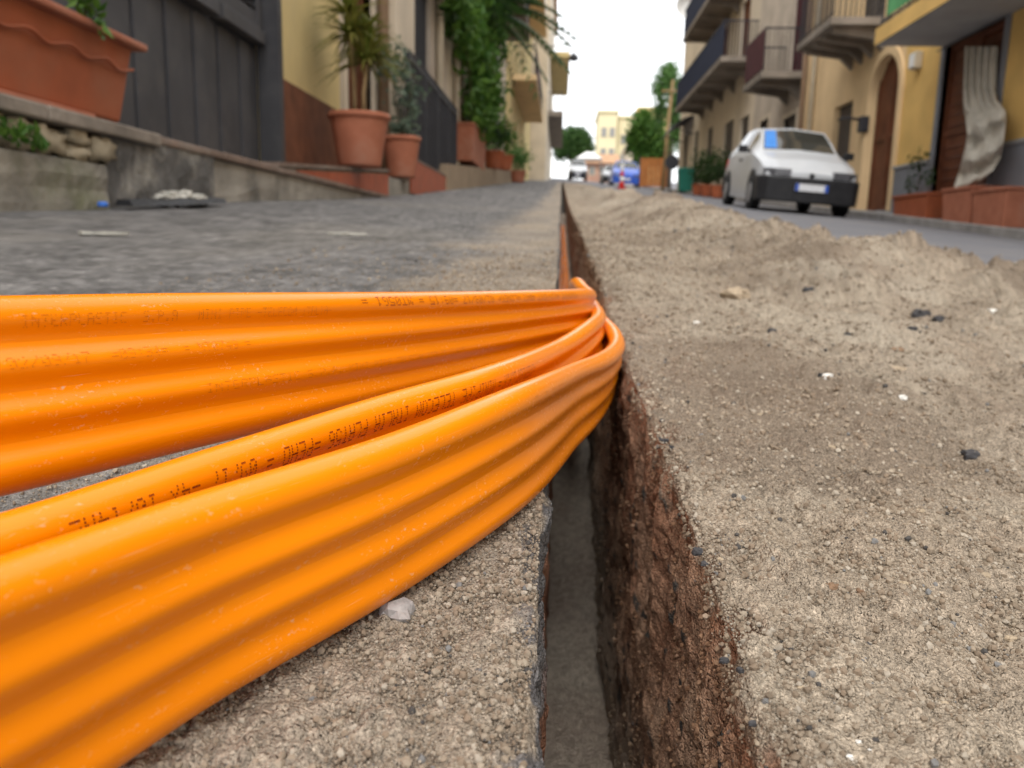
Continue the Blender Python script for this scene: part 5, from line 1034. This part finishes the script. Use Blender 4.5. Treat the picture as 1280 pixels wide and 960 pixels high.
stone(575, 714, 14, 'dark', 'single black pebble on the sand between ribbon and trench')
stone(1085, 808, 17, 'dark', 'black pebble alone on the open bank')
stone(1040, 736, 26, 'brown', 'brown soil clod broken open on the bank'); stone(1075, 742, 20, 'brown', 'smaller brown clod beside the broken one on the bank')
stone(1122, 466, 30, 'tan', 'rounded tan stone below the spoil ridge'); stone(1213, 570, 30, 'dark', 'flat dark lump in the soft bank soil')
stone(918, 372, 44, 'tan', 'large tan clod half sunk in the far bank'); stone(1120, 440, 24, 'brown', 'dark brown clod behind the rounded tan stone')
for i, (px, py, w_) in enumerate([(1150, 395, 30), (1175, 400, 22), (1125, 405, 18), (1010, 365, 20), (965, 415, 16), (1140, 412, 16), (1028, 470, 14), (1060, 420, 14)]): stone(px, py, w_, 'dark', 'dark lump of broken asphalt in the spoil ridge', 'asphalt lumps in the spoil', i)
for i, (px, py, w_) in enumerate([(1075, 930, 22), (1090, 940, 16), (1060, 948, 18), (872, 404, 14), (1035, 472, 18), (1128, 498, 16), (1240, 390, 16)]): stone(px, py, w_, 'white', 'small whitish stone chip lying on the sandy bank', 'whitish chips on the bank', 20+i)
for i, (px, py, w_) in enumerate([(830, 552, 16), (838, 560, 12), (872, 690, 20), (880, 705, 14), (905, 826, 18), (925, 838, 14), (940, 905, 16)]): stone(px, py, w_, 'dark', 'black stone chip bedded in the crumbling right lip of the trench', 'black chips in the trench lip', 40+i)
for i, (px, py, w_) in enumerate([(1180, 880, 18), (1000, 860, 14), (1230, 720, 20), (1150, 640, 16), (985, 620, 14), (1265, 800, 22), (1040, 560, 14), (1200, 500, 18), (950, 520, 12), (1260, 640, 18), (900, 700, 12), (1130, 730, 14)]): stone(px, py, w_, 'tan', 'small tan stone lying loose on the sandy bank', 'tan stones on the bank', 60+i)
for i, (px, py, w_) in enumerate([(355, 928, 20), (640, 770, 12), (615, 850, 12), (510, 885, 16), (430, 860, 14), (600, 660, 10), (560, 905, 14)]): stone(px, py, w_, ['dark', 'grey', 'tan'][i % 3], ['black grit stone on the sand left of the trench', 'grey grit stone on the sand left of the trench', 'tan grit stone on the sand left of the trench'][i % 3], 'grit stones left of the trench', 80+i)

for i, (px, py, w_) in enumerate(((125, 290, .045), (430, 291, .05))):
    p = atY(px, py, 1.); t_ = (gz(-.9, 2.)+.004-EYE[2]); 
    lo, hi = .3, 8.
    for _ in range(50):
        md = (lo+hi)/2; p = atY(px, py, md)
        if p[2] > gz(p[0], md)+.006: lo = md
        else: hi = md
    V = [(p[0]+w_*(1 if i else 1.1)*math.cos(t)*(1+.25*math.sin(3*t+i)), p[1]+w_*.9*math.sin(t)*(1+.2*math.cos(4*t)), gz(p[0], p[1])+.0065+.001*math.sin(5*t)) for t in np.linspace(0, 6.283, 15)[:-1]]
    MB().add(V+[(x_, y_, z_-.006) for x_, y_, z_ in V], [tuple(range(14)), tuple(range(14, 28))[::-1]]+[(k, 14+k, 14+(k+1) % 14, (k+1) % 14) for k in range(14)]).build('plaster_chip', M_lump)
    tag(COL[-1], ['flat pale plaster chip on the asphalt below the mossy ledge', 'flat pale plaster chip on the asphalt below the tiled step'][i], 'debris')
